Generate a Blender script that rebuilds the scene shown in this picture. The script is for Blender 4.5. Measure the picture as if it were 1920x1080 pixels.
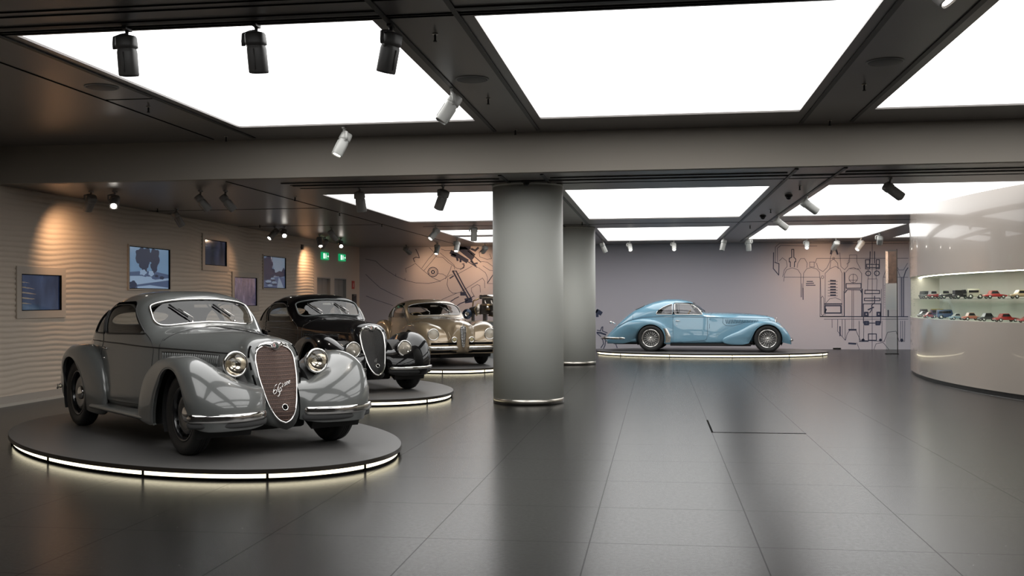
import bpy, bmesh, math, random
from mathutils import Vector, Matrix, noise
from mathutils.bvhtree import BVHTree
random.seed(7)
PI = math.pi
SC = bpy.context.scene
for o in list(bpy.data.objects):
    bpy.data.objects.remove(o)
COL = SC.collection

# ------------------------------------------------------------------ camera
cam_d = bpy.data.cameras.new('camera')
cam_d.sensor_width = 36.0
cam_d.lens = 36.0 * 1934.4 / 1920.0
cam_d.clip_end = 200
cam = bpy.data.objects.new('camera', cam_d)
COL.objects.link(cam)
yaw, pitch, roll = 0.1398322, 0.01183284, -0.00461982
fwd = Vector((-math.sin(yaw) * math.cos(pitch), math.cos(yaw) * math.cos(pitch), math.sin(pitch)))
rgt = Vector((math.cos(yaw), math.sin(yaw), 0))
upv = rgt.cross(fwd)
r2 = math.cos(roll) * rgt + math.sin(roll) * upv
u2 = -math.sin(roll) * rgt + math.cos(roll) * upv
m = Matrix((r2, u2, -fwd)).transposed().to_4x4()
m.translation = Vector((0, 0, 1.45))
cam.matrix_world = m
SC.camera = cam

# ------------------------------------------------------------------ world and exposure
w = bpy.data.worlds.new('world'); SC.world = w
w.use_nodes = True
w.node_tree.nodes['Background'].inputs[0].default_value = (0.010, 0.010, 0.011, 1)
w.node_tree.nodes['Background'].inputs[1].default_value = 1.0
vs = SC.view_settings
vs.view_transform = 'Standard'; vs.look = 'None'; vs.gamma = 1.0; vs.exposure = 0.0
vs.use_curve_mapping = False
PANEL_STRENGTH = 3.0        # the luminous ceiling
SPOT = 1.15                  # scale of every track spotlight

# ------------------------------------------------------------------ materials
MATS = {}
def srgb(r, g, b):
    f = lambda c: (c / 255 / 12.92) if c / 255 <= 0.04045 else ((c / 255 + 0.055) / 1.055) ** 2.4
    return (f(r), f(g), f(b), 1)

def mat(name, col, rough=0.5, metal=0.0, coat=0.0, coat_rough=0.03, spec=0.5, bump=0.0, bscale=60.0,
        vary=0.0, vscale=3.0, emit=None, es=0.0, lining=None, alpha=1.0):
    if name in MATS:
        return MATS[name]
    M = bpy.data.materials.new(name); M.use_nodes = True
    nt = M.node_tree; N = nt.nodes; L = nt.links
    p = N['Principled BSDF']
    p.inputs['Base Color'].default_value = (col[0], col[1], col[2], 1)
    p.inputs['Roughness'].default_value = rough
    p.inputs['Metallic'].default_value = metal
    p.inputs['Coat Weight'].default_value = coat
    p.inputs['Coat Roughness'].default_value = coat_rough
    p.inputs['Specular IOR Level'].default_value = spec
    p.inputs['Alpha'].default_value = alpha
    if emit:
        p.inputs['Emission Color'].default_value = (emit[0], emit[1], emit[2], 1)
        p.inputs['Emission Strength'].default_value = es
    tc = N.new('ShaderNodeTexCoord')
    if bump > 0:
        n = N.new('ShaderNodeTexNoise'); n.inputs['Scale'].default_value = bscale; n.inputs['Detail'].default_value = 3
        b = N.new('ShaderNodeBump'); b.inputs['Strength'].default_value = bump; b.inputs['Distance'].default_value = 0.01
        L.new(tc.outputs['Object'], n.inputs['Vector']); L.new(n.outputs['Fac'], b.inputs['Height'])
        L.new(b.outputs['Normal'], p.inputs['Normal'])
    if vary > 0:
        n = N.new('ShaderNodeTexNoise'); n.inputs['Scale'].default_value = vscale; n.inputs['Detail'].default_value = 4
        mx = N.new('ShaderNodeMix'); mx.data_type = 'RGBA'
        mx.inputs[6].default_value = [c * (1 - vary) for c in col[:3]] + [1]
        mx.inputs[7].default_value = [min(1, c * (1 + vary)) for c in col[:3]] + [1]
        L.new(tc.outputs['Object'], n.inputs['Vector']); L.new(n.outputs['Fac'], mx.inputs[0])
        L.new(mx.outputs[2], p.inputs['Base Color'])
    if lining is not None:               # the inside of a body shell is trimmed, the outside painted
        g = N.new('ShaderNodeNewGeometry'); q = N.new('ShaderNodeBsdfPrincipled'); x = N.new('ShaderNodeMixShader')
        q.inputs['Base Color'].default_value = (lining[0], lining[1], lining[2], 1); q.inputs['Roughness'].default_value = 0.8
        L.new(g.outputs['Backfacing'], x.inputs[0]); L.new(p.outputs[0], x.inputs[1]); L.new(q.outputs[0], x.inputs[2])
        L.new(x.outputs[0], N['Material Output'].inputs[0])
    MATS[name] = M
    return M

def glass(name, tint=(0.9, 0.93, 0.92), refl=1.0, rough=0.0):
    if name in MATS: return MATS[name]
    M = bpy.data.materials.new(name); M.use_nodes = True
    nt = M.node_tree; N = nt.nodes; L = nt.links
    N.remove(N['Principled BSDF'])
    t = N.new('ShaderNodeBsdfTransparent'); t.inputs[0].default_value = (*tint, 1)
    g = N.new('ShaderNodeBsdfGlossy'); g.inputs['Roughness'].default_value = rough
    lw = N.new('ShaderNodeLayerWeight'); lw.inputs[0].default_value = 0.5      # Schlick reflectance, alike from both sides
    pw = N.new('ShaderNodeMath'); pw.operation = 'POWER'; pw.inputs[1].default_value = 5.0
    f = N.new('ShaderNodeMath'); f.operation = 'MULTIPLY_ADD'; f.inputs[1].default_value = 0.94; f.inputs[2].default_value = 0.06
    L.new(lw.outputs['Facing'], pw.inputs[0]); L.new(pw.outputs[0], f.inputs[0])
    mm = N.new('ShaderNodeMath'); mm.operation = 'MULTIPLY'; mm.inputs[1].default_value = refl; mm.use_clamp = True
    x = N.new('ShaderNodeMixShader')
    L.new(f.outputs[0], mm.inputs[0]); L.new(mm.outputs[0], x.inputs[0])
    L.new(t.outputs[0], x.inputs[1]); L.new(g.outputs[0], x.inputs[2]); L.new(x.outputs[0], N['Material Output'].inputs[0])
    MATS[name] = M
    return M

def emis(name, col, s):
    if name in MATS: return MATS[name]
    M = bpy.data.materials.new(name); M.use_nodes = True
    nt = M.node_tree; N = nt.nodes; L = nt.links
    N.remove(N['Principled BSDF'])
    e = N.new('ShaderNodeEmission'); e.inputs[0].default_value = (*col[:3], 1); e.inputs[1].default_value = s
    L.new(e.outputs[0], N['Material Output'].inputs[0])
    MATS[name] = M
    return M

# ------------------------------------------------------------------ mesh helpers
class MB:
    """collects shapes that together are one mesh object"""
    def __init__(s): s.v = []; s.f = []; s.sm = []
    def add(s, v, f, smooth=True):
        k = len(s.v); s.v += [tuple(p) for p in v]; s.f += [tuple(i + k for i in q) for q in f]; s.sm += [smooth] * len(f)
        return s
    def box(s, lo, hi, T=None):
        x0, y0, z0 = lo; x1, y1, z1 = hi
        v = [Vector(p) for p in ((x0,y0,z0),(x1,y0,z0),(x1,y1,z0),(x0,y1,z0),(x0,y0,z1),(x1,y0,z1),(x1,y1,z1),(x0,y1,z1))]
        if T is not None: v = [T @ p for p in v]
        return s.add(v, [(0,3,2,1),(4,5,6,7),(0,1,5,4),(1,2,6,5),(2,3,7,6),(3,0,4,7)], False)
    def lathe(s, prof, n=24, axis='z', T=None, cap=True):
        """prof: list of (radius, height) along the axis"""
        v = []; f = []
        for r, h in prof:
            for i in range(n):
                a = 2 * PI * i / n
                c, d = r * math.cos(a), r * math.sin(a)
                p = {'z': (c, d, h), 'y': (d, h, c), 'x': (h, c, d)}[axis]
                v.append(Vector(p))
        for j in range(len(prof) - 1):
            for i in range(n):
                a, b = j * n + i, j * n + (i + 1) % n
                f.append((a, b, b + n, a + n))
        if cap:
            f.append(tuple(reversed(range(n)))); f.append(tuple(range((len(prof) - 1) * n, len(prof) * n)))
        if T is not None: v = [T @ p for p in v]
        return s.add(v, f)
    def tube(s, pts, r, n=8, closed=False, flat=1.0, up=None):
        pts = [Vector(p) for p in pts]; K = len(pts)
        if K < 2: return s
        v = []; f = []
        prev = None
        for i, p in enumerate(pts):
            a = pts[(i - 1) % K] if (closed or i) else p
            b = pts[(i + 1) % K] if (closed or i < K - 1) else p
            t = (b - a)
            if t.length < 1e-9: t = Vector((1, 0, 0))
            t.normalize()
            if up is not None: q = Vector(up)
            else: q = prev if prev is not None else (Vector((0, 0, 1)) if abs(t.z) < .9 else Vector((1, 0, 0)))
            q = q - t * q.dot(t)
            if q.length < 1e-6: q = t.orthogonal()
            q.normalize(); prev = q
            w_ = t.cross(q)
            rr = r[i] if isinstance(r, (list, tuple)) else r
            for k in range(n):
                an = 2 * PI * k / n
                v.append(p + q * math.cos(an) * rr + w_ * math.sin(an) * rr * flat)
        R = K if closed else K - 1
        for i in range(R):
            for k in range(n):
                a = i * n + k; b = i * n + (k + 1) % n
                c = ((i + 1) % K) * n + (k + 1) % n; d = ((i + 1) % K) * n + k
                f.append((a, b, c, d))
        if not closed:
            f.append(tuple(reversed(range(n)))); f.append(tuple(range((K - 1) * n, K * n)))
        return s.add(v, f)
    def grid(s, P, flip=False, closed_v=False):
        """P[i][j] grid of points"""
        ni, nj = len(P), len(P[0]); v = [p for row in P for p in row]; f = []
        for i in range(ni - 1):
            for j in range(nj if closed_v else nj - 1):
                a, b = i * nj + j, i * nj + (j + 1) % nj
                q = (a, b, b + nj, a + nj)
                f.append(q[::-1] if flip else q)
        return s.add(v, f)
    def ball(s, c, r, n=16, m_=10, sc=(1, 1, 1)):
        P = []
        for i in range(m_ + 1):
            a = PI * i / m_ - PI / 2
            P.append([Vector((c[0] + sc[0] * r * math.cos(a) * math.cos(2*PI*j/n), c[1] + sc[1] * r * math.cos(a) * math.sin(2*PI*j/n), c[2] + sc[2] * r * math.sin(a))) for j in range(n)])
        return s.grid(P, closed_v=True)
    def build(s, name, material, parent=None, T=None, bevel=0.0, sharp=None):
        me = bpy.data.meshes.new(name)
        v = s.v if T is None else [tuple(T @ Vector(p)) for p in s.v]
        me.from_pydata(v, [], s.f); me.validate(); me.update()
        if len(me.polygons) == len(s.sm):
            me.polygons.foreach_set('use_smooth', s.sm)
        me.materials.append(material)
        o = bpy.data.objects.new(name, me); COL.objects.link(o)
        if parent is not None: o.parent = parent
        if bevel > 0:
            b = o.modifiers.new('bevel', 'BEVEL'); b.width = bevel; b.segments = 2; b.limit_method = 'ANGLE'
        return o

def tag(o, label, cat, group=None, kind=None):
    if label: o['label'] = label
    if cat: o['category'] = cat
    if group: o['group'] = group
    if kind: o['kind'] = kind
    return o
def struct(o):
    o['kind'] = 'structure'; return o
def empty(name, loc, rz=0.0, rot=None):
    o = bpy.data.objects.new(name, None); COL.objects.link(o)
    o.empty_display_size = 0.2
    o.location = loc; o.rotation_euler = (0, 0, rz)
    if rot is not None:
        o.rotation_mode = 'QUATERNION'; o.rotation_quaternion = rot
    return o
def copy_tree(o, parent=None):
    c = o.copy(); COL.objects.link(c); c.parent = parent
    for ch in list(o.children): copy_tree(ch, c)
    return c
def lerp(a, b, t): return a + (b - a) * t

# ================================================================== the room
ZF, ZR = 3.59, 3.08          # front and rear ceiling heights
XL, YB, XR, Y0 = -9.03, 30.6, 12.0, -4.0
YF = 13.04                   # the fascia between the two ceilings

# ---- materials of the room
def floor_mat():
    M = mat('dark_stone_floor', (0.055, 0.054, 0.053), 0.3, spec=0.34)
    nt = M.node_tree; N = nt.nodes; L = nt.links; p = N['Principled BSDF']
    tc = N.new('ShaderNodeTexCoord'); mp = N.new('ShaderNodeMapping')
    mp.inputs['Location'].default_value = (0.41, 0.18, 0)
    br = N.new('ShaderNodeTexBrick'); br.offset = 0.0; br.squash = 1.0
    br.inputs['Scale'].default_value = 1.0
    br.inputs['Brick Width'].default_value = 0.99; br.inputs['Row Height'].default_value = 1.06
    br.inputs['Mortar Size'].default_value = 0.0045; br.inputs['Mortar Smooth'].default_value = 0.1; br.inputs['Bias'].default_value = 0.0
    br.inputs['Color1'].default_value = (0.017, 0.0162, 0.0156, 1); br.inputs['Color2'].default_value = (0.015, 0.0145, 0.014, 1)
    br.inputs['Mortar'].default_value = (0.004, 0.004, 0.004, 1)
    no = N.new('ShaderNodeTexNoise'); no.inputs['Scale'].default_value = 40; no.inputs['Detail'].default_value = 6
    mx = N.new('ShaderNodeMix'); mx.data_type = 'RGBA'; mx.blend_type = 'MULTIPLY'; mx.inputs[0].default_value = 0.35
    rr = N.new('ShaderNodeMapRange'); rr.inputs['To Min'].default_value = 0.20; rr.inputs['To Max'].default_value = 0.30
    bm_ = N.new('ShaderNodeBump'); bm_.inputs['Strength'].default_value = 0.05; bm_.inputs['Distance'].default_value = 0.002
    L.new(tc.outputs['Object'], mp.inputs[0]); L.new(mp.outputs[0], br.inputs['Vector']); L.new(tc.outputs['Object'], no.inputs['Vector'])
    L.new(br.outputs['Color'], mx.inputs[6]); L.new(no.outputs['Color'], mx.inputs[7]); L.new(mx.outputs[2], p.inputs['Base Color'])
    sp = N.new('ShaderNodeMapRange'); sp.inputs['To Min'].default_value = 0.155; sp.inputs['To Max'].default_value = 0.05
    L.new(br.outputs['Fac'], sp.inputs[0]); L.new(sp.outputs[0], p.inputs['Specular IOR Level'])
    L.new(no.outputs['Fac'], rr.inputs[0]); L.new(rr.outputs[0], p.inputs['Roughness'])
    L.new(no.outputs['Fac'], bm_.inputs['Height']); L.new(bm_.outputs[0], p.inputs['Normal'])
    return M
M_FLOOR = floor_mat()
M_CEIL = mat('painted_metal_ceiling', (0.17, 0.156, 0.148), 0.33, metal=0.0, spec=0.6, bump=0.02, bscale=8)
M_FASCIA = mat('fascia_plaster', (0.33, 0.298, 0.258), 0.7, bump=0.03, bscale=120)
M_WAVE = mat('wavy_relief_plaster', (0.52, 0.44, 0.36), 0.75, bump=0.05, bscale=90)
M_WALL = mat('beige_smooth_wall', (0.46, 0.39, 0.33), 0.8)
M_MURAL = mat('mural_wall_covering', (0.405, 0.385, 0.425), 0.6, bump=0.02, bscale=200)
M_BLACK = mat('black_gap', (0.003, 0.003, 0.003), 0.9, spec=.05)
M_TRACK = mat('black_track_metal', (0.018, 0.018, 0.018), 0.45, metal=0.3)
M_COLUMN = mat('column_plaster', (0.62, 0.63, 0.585), 0.6, bump=0.02, bscale=100)
M_STEEL = mat('brushed_steel', (0.55, 0.52, 0.47), 0.28, metal=1.0, bump=0.02, bscale=300)
M_PANEL = emis('luminous_stretch_ceiling', (1.0, 0.995, 0.98), PANEL_STRENGTH)
M_INK = mat('navy_printed_line', (0.018, 0.026, 0.062), 0.6)

# ---- floor
b = MB().box((XL - .2, Y0 - .2, -.12), (XR + .2, YB + .2, 0))
o = struct(b.build('floor', M_FLOOR))

# ---- ceilings with openings for the luminous panels
XE = [(-5.08, -2.14), (-1.35, 1.62), (2.45, 5.42), (6.25, 9.2)]
FRONT_Y = [(2.2, 6.55), (7.63, 12.1)]
REAR_Y = [(15.27, 20.95), (23.55, 28.8)]
def ceiling(name, y0, y1, z, ys, t=0.14):
    b = MB()
    cy = y0
    for (a, c) in ys:
        b.box((XL - .2, cy, z), (XR + .2, a, z + t))
        cx = XL - .2
        for (p, q) in XE:
            b.box((cx, a, z), (p, c, z + t)); cx = q
        b.box((cx, a, z), (XR + .2, c, z + t))
        cy = c
    b.box((XL - .2, cy, z), (XR + .2, y1, z + t))
    return struct(b.build(name, M_CEIL))
ceiling('ceiling', Y0 - .2, YF, ZF, FRONT_Y)
ceiling('ceiling', YF + .12, YB + .2, ZR, REAR_Y)
b = MB().box((XL - .2, YF, ZR), (XR + .2, YF + .12, ZF + .14))
struct(b.build('trim_1', M_FASCIA))

# ---- luminous panels
ROWN = ['front row near the camera', 'front row', 'middle row behind the fascia', 'rearmost row before the mural wall']
COLN = ['above the grey car side', 'in the central bay', 'in the bay right of centre', 'in the bay furthest right']
names = {(1, 0): 'large glowing white ceiling panel above the grey coupe, left bay before the beam',
         (1, 1): 'large glowing white ceiling panel in the middle bay before the beam',
         (1, 2): 'large glowing white ceiling panel cut by the right picture edge before the beam',
         (2, 0): 'glowing white ceiling panel behind the beam, left of the big column',
         (2, 1): 'glowing white ceiling panel behind the beam, just right of the big column',
         (2, 2): 'glowing white ceiling panel behind the beam, beside the curved showcase wall',
         (3, 0): 'thin-looking glowing ceiling panel far back, left of the big column',
         (3, 1): 'glowing white ceiling panel furthest back above the pale blue coupe',
         (3, 2): 'glowing white ceiling panel furthest back, in front of the cutaway engine mural'}
for ri, ys, z in ((0, FRONT_Y[0], ZF), (1, FRONT_Y[1], ZF), (2, REAR_Y[0], ZR), (3, REAR_Y[1], ZR)):
    for ci, (p, q) in enumerate(XE):
        for (a, c) in (ys,):
            b = MB().box((p - .0, a, z + .02), (q, c, z + .06))
            o = b.build('ceiling_light_panel', M_PANEL)
            lab = names.get((ri, ci), 'glowing white ceiling panel outside the picture, %s, %s' % (ROWN[ri], COLN[ci]))
            tag(o, lab, 'ceiling light', 'luminous ceiling panels')
# crossbar splitting the rearmost left panel
b = MB().box((-5.08, 25.55, ZR), (-2.14, 26.1, ZR + .1))
struct(b.build('trim_2', M_CEIL))

# ---- seams and slots of the ceiling
def slot(name, lo, hi, label=None, m_=None):
    o = MB().box(lo, hi).build(name, m_ or M_TRACK)
    return o
zf, zr = ZF - .012, ZR - .012
n = 0
tracks = []
for x, who in ((-5.2, 'left of the panel above the grey car'), (-2.02, 'on the left side of the left wide rib'), (-1.47, 'on the right side of the left wide rib'),
          (1.74, 'on the left side of the right wide rib'), (2.33, 'on the right side of the right wide rib')):
    o = slot('lighting_track', (x - .022, 5.0, zf), (x + .022, 12.85, ZF - .001))
    tag(o, 'black front ceiling track %s' % who, 'lighting track', 'ceiling tracks')
    if x > -5:
        o = slot('lighting_track', (x - .022, 13.25, zr), (x + .022, 29.6, ZR - .001))
        tag(o, 'black rear ceiling track %s' % who, 'lighting track', 'ceiling tracks')
for (p, q) , who in ((XE[0], 'left bay'), (XE[1], 'middle bay'), (XE[2], 'right bay')):
    o = slot('lighting_track', (p - .1, 7.36, zf), (q + .1, 7.42, ZF)); tag(o, 'black cross track at the near edge of the front ceiling panel, %s' % who, 'lighting track', 'ceiling tracks')
    o = slot('lighting_track', (p - .05, 13.62, zr), (q + .05, 13.68, ZR)); tag(o, 'black cross track just behind the beam, %s' % who, 'lighting track', 'ceiling tracks')
b = MB()
for y in (7.5, 7.56, 7.1, 6.98): b.box((XL, y, ZF - .006), (XR, y + .02, ZF))
for y in (13.9, 14.0, 14.32): b.box((-5.1, y, ZR - .006), (XR, y + .02, ZR))
b.box((-5.79, 5, ZF - .005), (-5.77, 12.9, ZF)); b.box((-5.79, 13.3, ZR - .005), (-5.77, 30, ZR))
b.box((-5.77, 10.19, ZF - .005), (-5.2, 10.2, ZF)); b.box((XL, 21.4, ZR - .005), (-5.79, 21.42, ZR)); b.box((XL, 17.4, ZR - .005), (-5.79, 17.42, ZR))
for y in (22.2,): b.box((-5.1, y, ZR - .006), (XR, y + .02, ZR))
struct(b.build('trim_3', M_BLACK))

# ---- small ceiling devices
def sprinkler(x, y, z, lab):
    r = empty('sprinkler', (x, y, z)); tag(r, lab, 'sprinkler', 'ceiling sprinklers')
    MB().lathe([(.024, 0), (.024, -.008)], 12).build('rosette', M_STEEL, r)
    MB().lathe([(.009, -.008), (.009, -.055), (.016, -.06), (.016, -.066)], 10).build('nozzle', M_TRACK, r)
SPK = [(-5.51, 10.62, ZF, 'small dark sprinkler under the front ceiling, left strip, beside the panel edge'),
       (-5.52, 12.7, ZF, 'small dark sprinkler in the left ceiling strip, close to the beam'),
       (-1.75, 8.08, ZF, 'small dark sprinkler on the wide rib left of centre, nearest the top edge'),
       (-1.76, 10.76, ZF, 'small dark sprinkler on the wide rib left of centre, beyond the round grille'),
       (2.06, 10.67, ZF, 'small dark sprinkler on the wide rib right of centre, beyond the round grille'),
       (2.06, 12.75, ZF, 'small dark sprinkler on the wide rib right of centre, close to the beam'),
       (-1.75, 12.8, ZF, 'small dark sprinkler on the wide rib left of centre, close to the beam'),
       (-5.59, 15.46, ZR, 'small sprinkler behind the beam, left ceiling strip, nearest of its row'),
       (-5.77, 18.31, ZR, 'small sprinkler behind the beam, left ceiling strip, second of its row'),
       (-5.74, 21.13, ZR, 'small sprinkler behind the beam, left ceiling strip, third of its row'),
       (-8.34, 20.91, ZR, 'small sprinkler near the wavy wall above the two lit spotlights'),
       (-8.6, 27.5, ZR, 'small sprinkler near the wall above the far exit sign'),
       (-8.6, 16.9, ZR, 'small sprinkler near the wavy wall above the square tree picture'),
       (-1.55, 21.6, ZR, 'small sprinkler on the ceiling rib right of the big column'),
       (2.04, 15.26, ZR, 'small sprinkler on the right rib just behind the beam'),
       (2.05, 19.2, ZR, 'small sprinkler on the right rib halfway to the mural wall'),
       (2.05, 23.4, ZR, 'small sprinkler on the right rib near the mural wall')]
for s_ in SPK: sprinkler(*s_)
def grille_disc(x, y, z, lab):
    r = empty('ceiling_speaker', (x, y, z)); tag(r, lab, 'speaker', 'round ceiling grilles')
    MB().lathe([(.15, 0), (.15, -.008), (.135, -.012)], 32).build('grille_plate', mat('grey_grille', (.12, .12, .12), .5), r)
    MB().lathe([(.165, 0), (.165, -.006), (.15, -.01), (.15, 0)], 32, cap=False).build('ring', mat('grey_ring', (.3, .3, .3), .4), r)
grille_disc(-5.46, 9.57, ZF, 'round dark grille flush in the left ceiling strip over the wavy wall')
grille_disc(-1.76, 9.8, ZF, 'round dark grille flush in the wide ceiling rib left of centre')
grille_disc(2.05, 9.67, ZF, 'round dark grille flush in the wide ceiling rib right of centre')
def camera_dome(x, y, z, lab):
    r = empty('smoke_detector', (x, y, z)); tag(r, lab, 'detector', 'black ceiling domes')
    MB().lathe([(.06, 0), (.06, -.02), (.05, -.03)], 20).build('base', M_TRACK, r)
    MB().lathe([(.045, -.03), (.04, -.055), (.02, -.07), (.003, -.074)], 20).build('dome', mat('black_gloss', (.01, .01, .01), .1), r)
camera_dome(-1.76, 13.95, ZR, 'small black dome under the ceiling at the top of the big column')
camera_dome(2.05, 16.6, ZR, 'small black dome on the right ceiling rib, nearest one')
camera_dome(2.05, 20.6, ZR, 'small black dome on the right ceiling rib, further one')

# ---- walls
YW = 26.35                    # the relief ends here, smooth wall with doors after it
nz, ny = 250, 200
yA = 4.0
P = []
def wave(y, z):
    u = z / 0.078 + 1.15 * noise.noise(Vector((y * .42, z * .55, 3.1))) + .55 * noise.noise(Vector((y * 1.3, z * 1.1, 8.0))) + 0.5 * math.sin(y * .8 + z)
    fr = u - math.floor(u)
    d = (1 - (2 * fr - 1) ** 2) ** .8 * (0.75 + .5 * noise.noise(Vector((y * .7, z * 1.5, 21.0))))
    return 0.024 * d
for i in range(ny + 1):
    y = lerp(yA, YW, i / ny)
    P.append([Vector((XL + wave(y, z_), y, z_)) for z_ in [lerp(.14, ZF + .1, k / nz) for k in range(nz + 1)]])
b = MB().grid(P, flip=True)
struct(b.build('wall_left', M_WAVE))
b = MB().box((XL - .2, Y0, 0), (XL, yA, ZF + .1)); b.box((XL - .2, yA, 0), (XL - .02, YW, ZF + .1))
# smooth part with two door openings
D1, D2, DH = (26.62, 27.78), (28.12, 29.25), 2.1
b.box((XL - .2, YW, 0), (XL + .012, D1[0], ZR)); b.box((XL - .2, D1[1], 0), (XL + .012, D2[0], ZR)); b.box((XL - .2, D2[1], 0), (XL + .012, YB, ZR))
b.box((XL - .2, D1[0], DH), (XL + .012, D1[1], ZR)); b.box((XL - .2, D2[0], DH), (XL + .012, D2[1], ZR))
struct(b.build('wall_left', M_WALL))
for k, (a, c) in enumerate((D1, D2)):
    dr = empty('door_%d' % (k + 1), (XL - .08, (a + c) / 2, 0)); dr['kind'] = 'structure'
    w2 = (c - a) / 2
    mD = mat('grey_metal_door', (.22, .205, .19), .45)
    MB().box((-.03, -w2, 0), (.0, .22 * w2 - .006, DH)).box((-.03, .22 * w2 + .006, 0), (0, w2, DH)).build('door_leaf', mD, dr)
    MB().box((-.04, .22 * w2 - .006, 0), (-.01, .22 * w2 + .006, DH)).build('gap', M_BLACK, dr)
    MB().box((0, -w2, DH - .03), (.09, w2, DH)).box((0, -w2, 0), (.09, -w2 + .03, DH)).box((0, w2 - .03, 0), (.09, w2, DH)).build('frame', mat('door_frame_paint', (.25, .24, .23), .5), dr)
    MB().tube([(0, .1 * w2, 1.02), (.04, .1 * w2, 1.02), (.04, -.02, 1.02)], .008).build('handle', M_STEEL, dr)
b = MB().box((XL, yA, 0), (XL + .035, YW, .14)); struct(b.build('baseboard_left', mat('pale_skirting', (.36, .32, .28), .5)))
b = MB().box((XL + .035, yA, 0), (XL + .06, YW, .04)); struct(b.build('baseboard_left', mat('skirting_step', (.46, .42, .37), .4)))
b = MB().box((XL - .2, YB, 0), (XR, YB + .2, ZF)); struct(b.build('wall_back', M_MURAL))
b = MB().box((XR, Y0, 0), (XR + .2, YB, ZF + .1)); struct(b.build('wall_right', M_WALL))
b = MB().box((XL - .2, Y0 - .2, 0), (XR + .2, Y0, ZF + .1)); struct(b.build('wall_front', mat('dark_wall', (.10, .09, .085), .8)))

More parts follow.
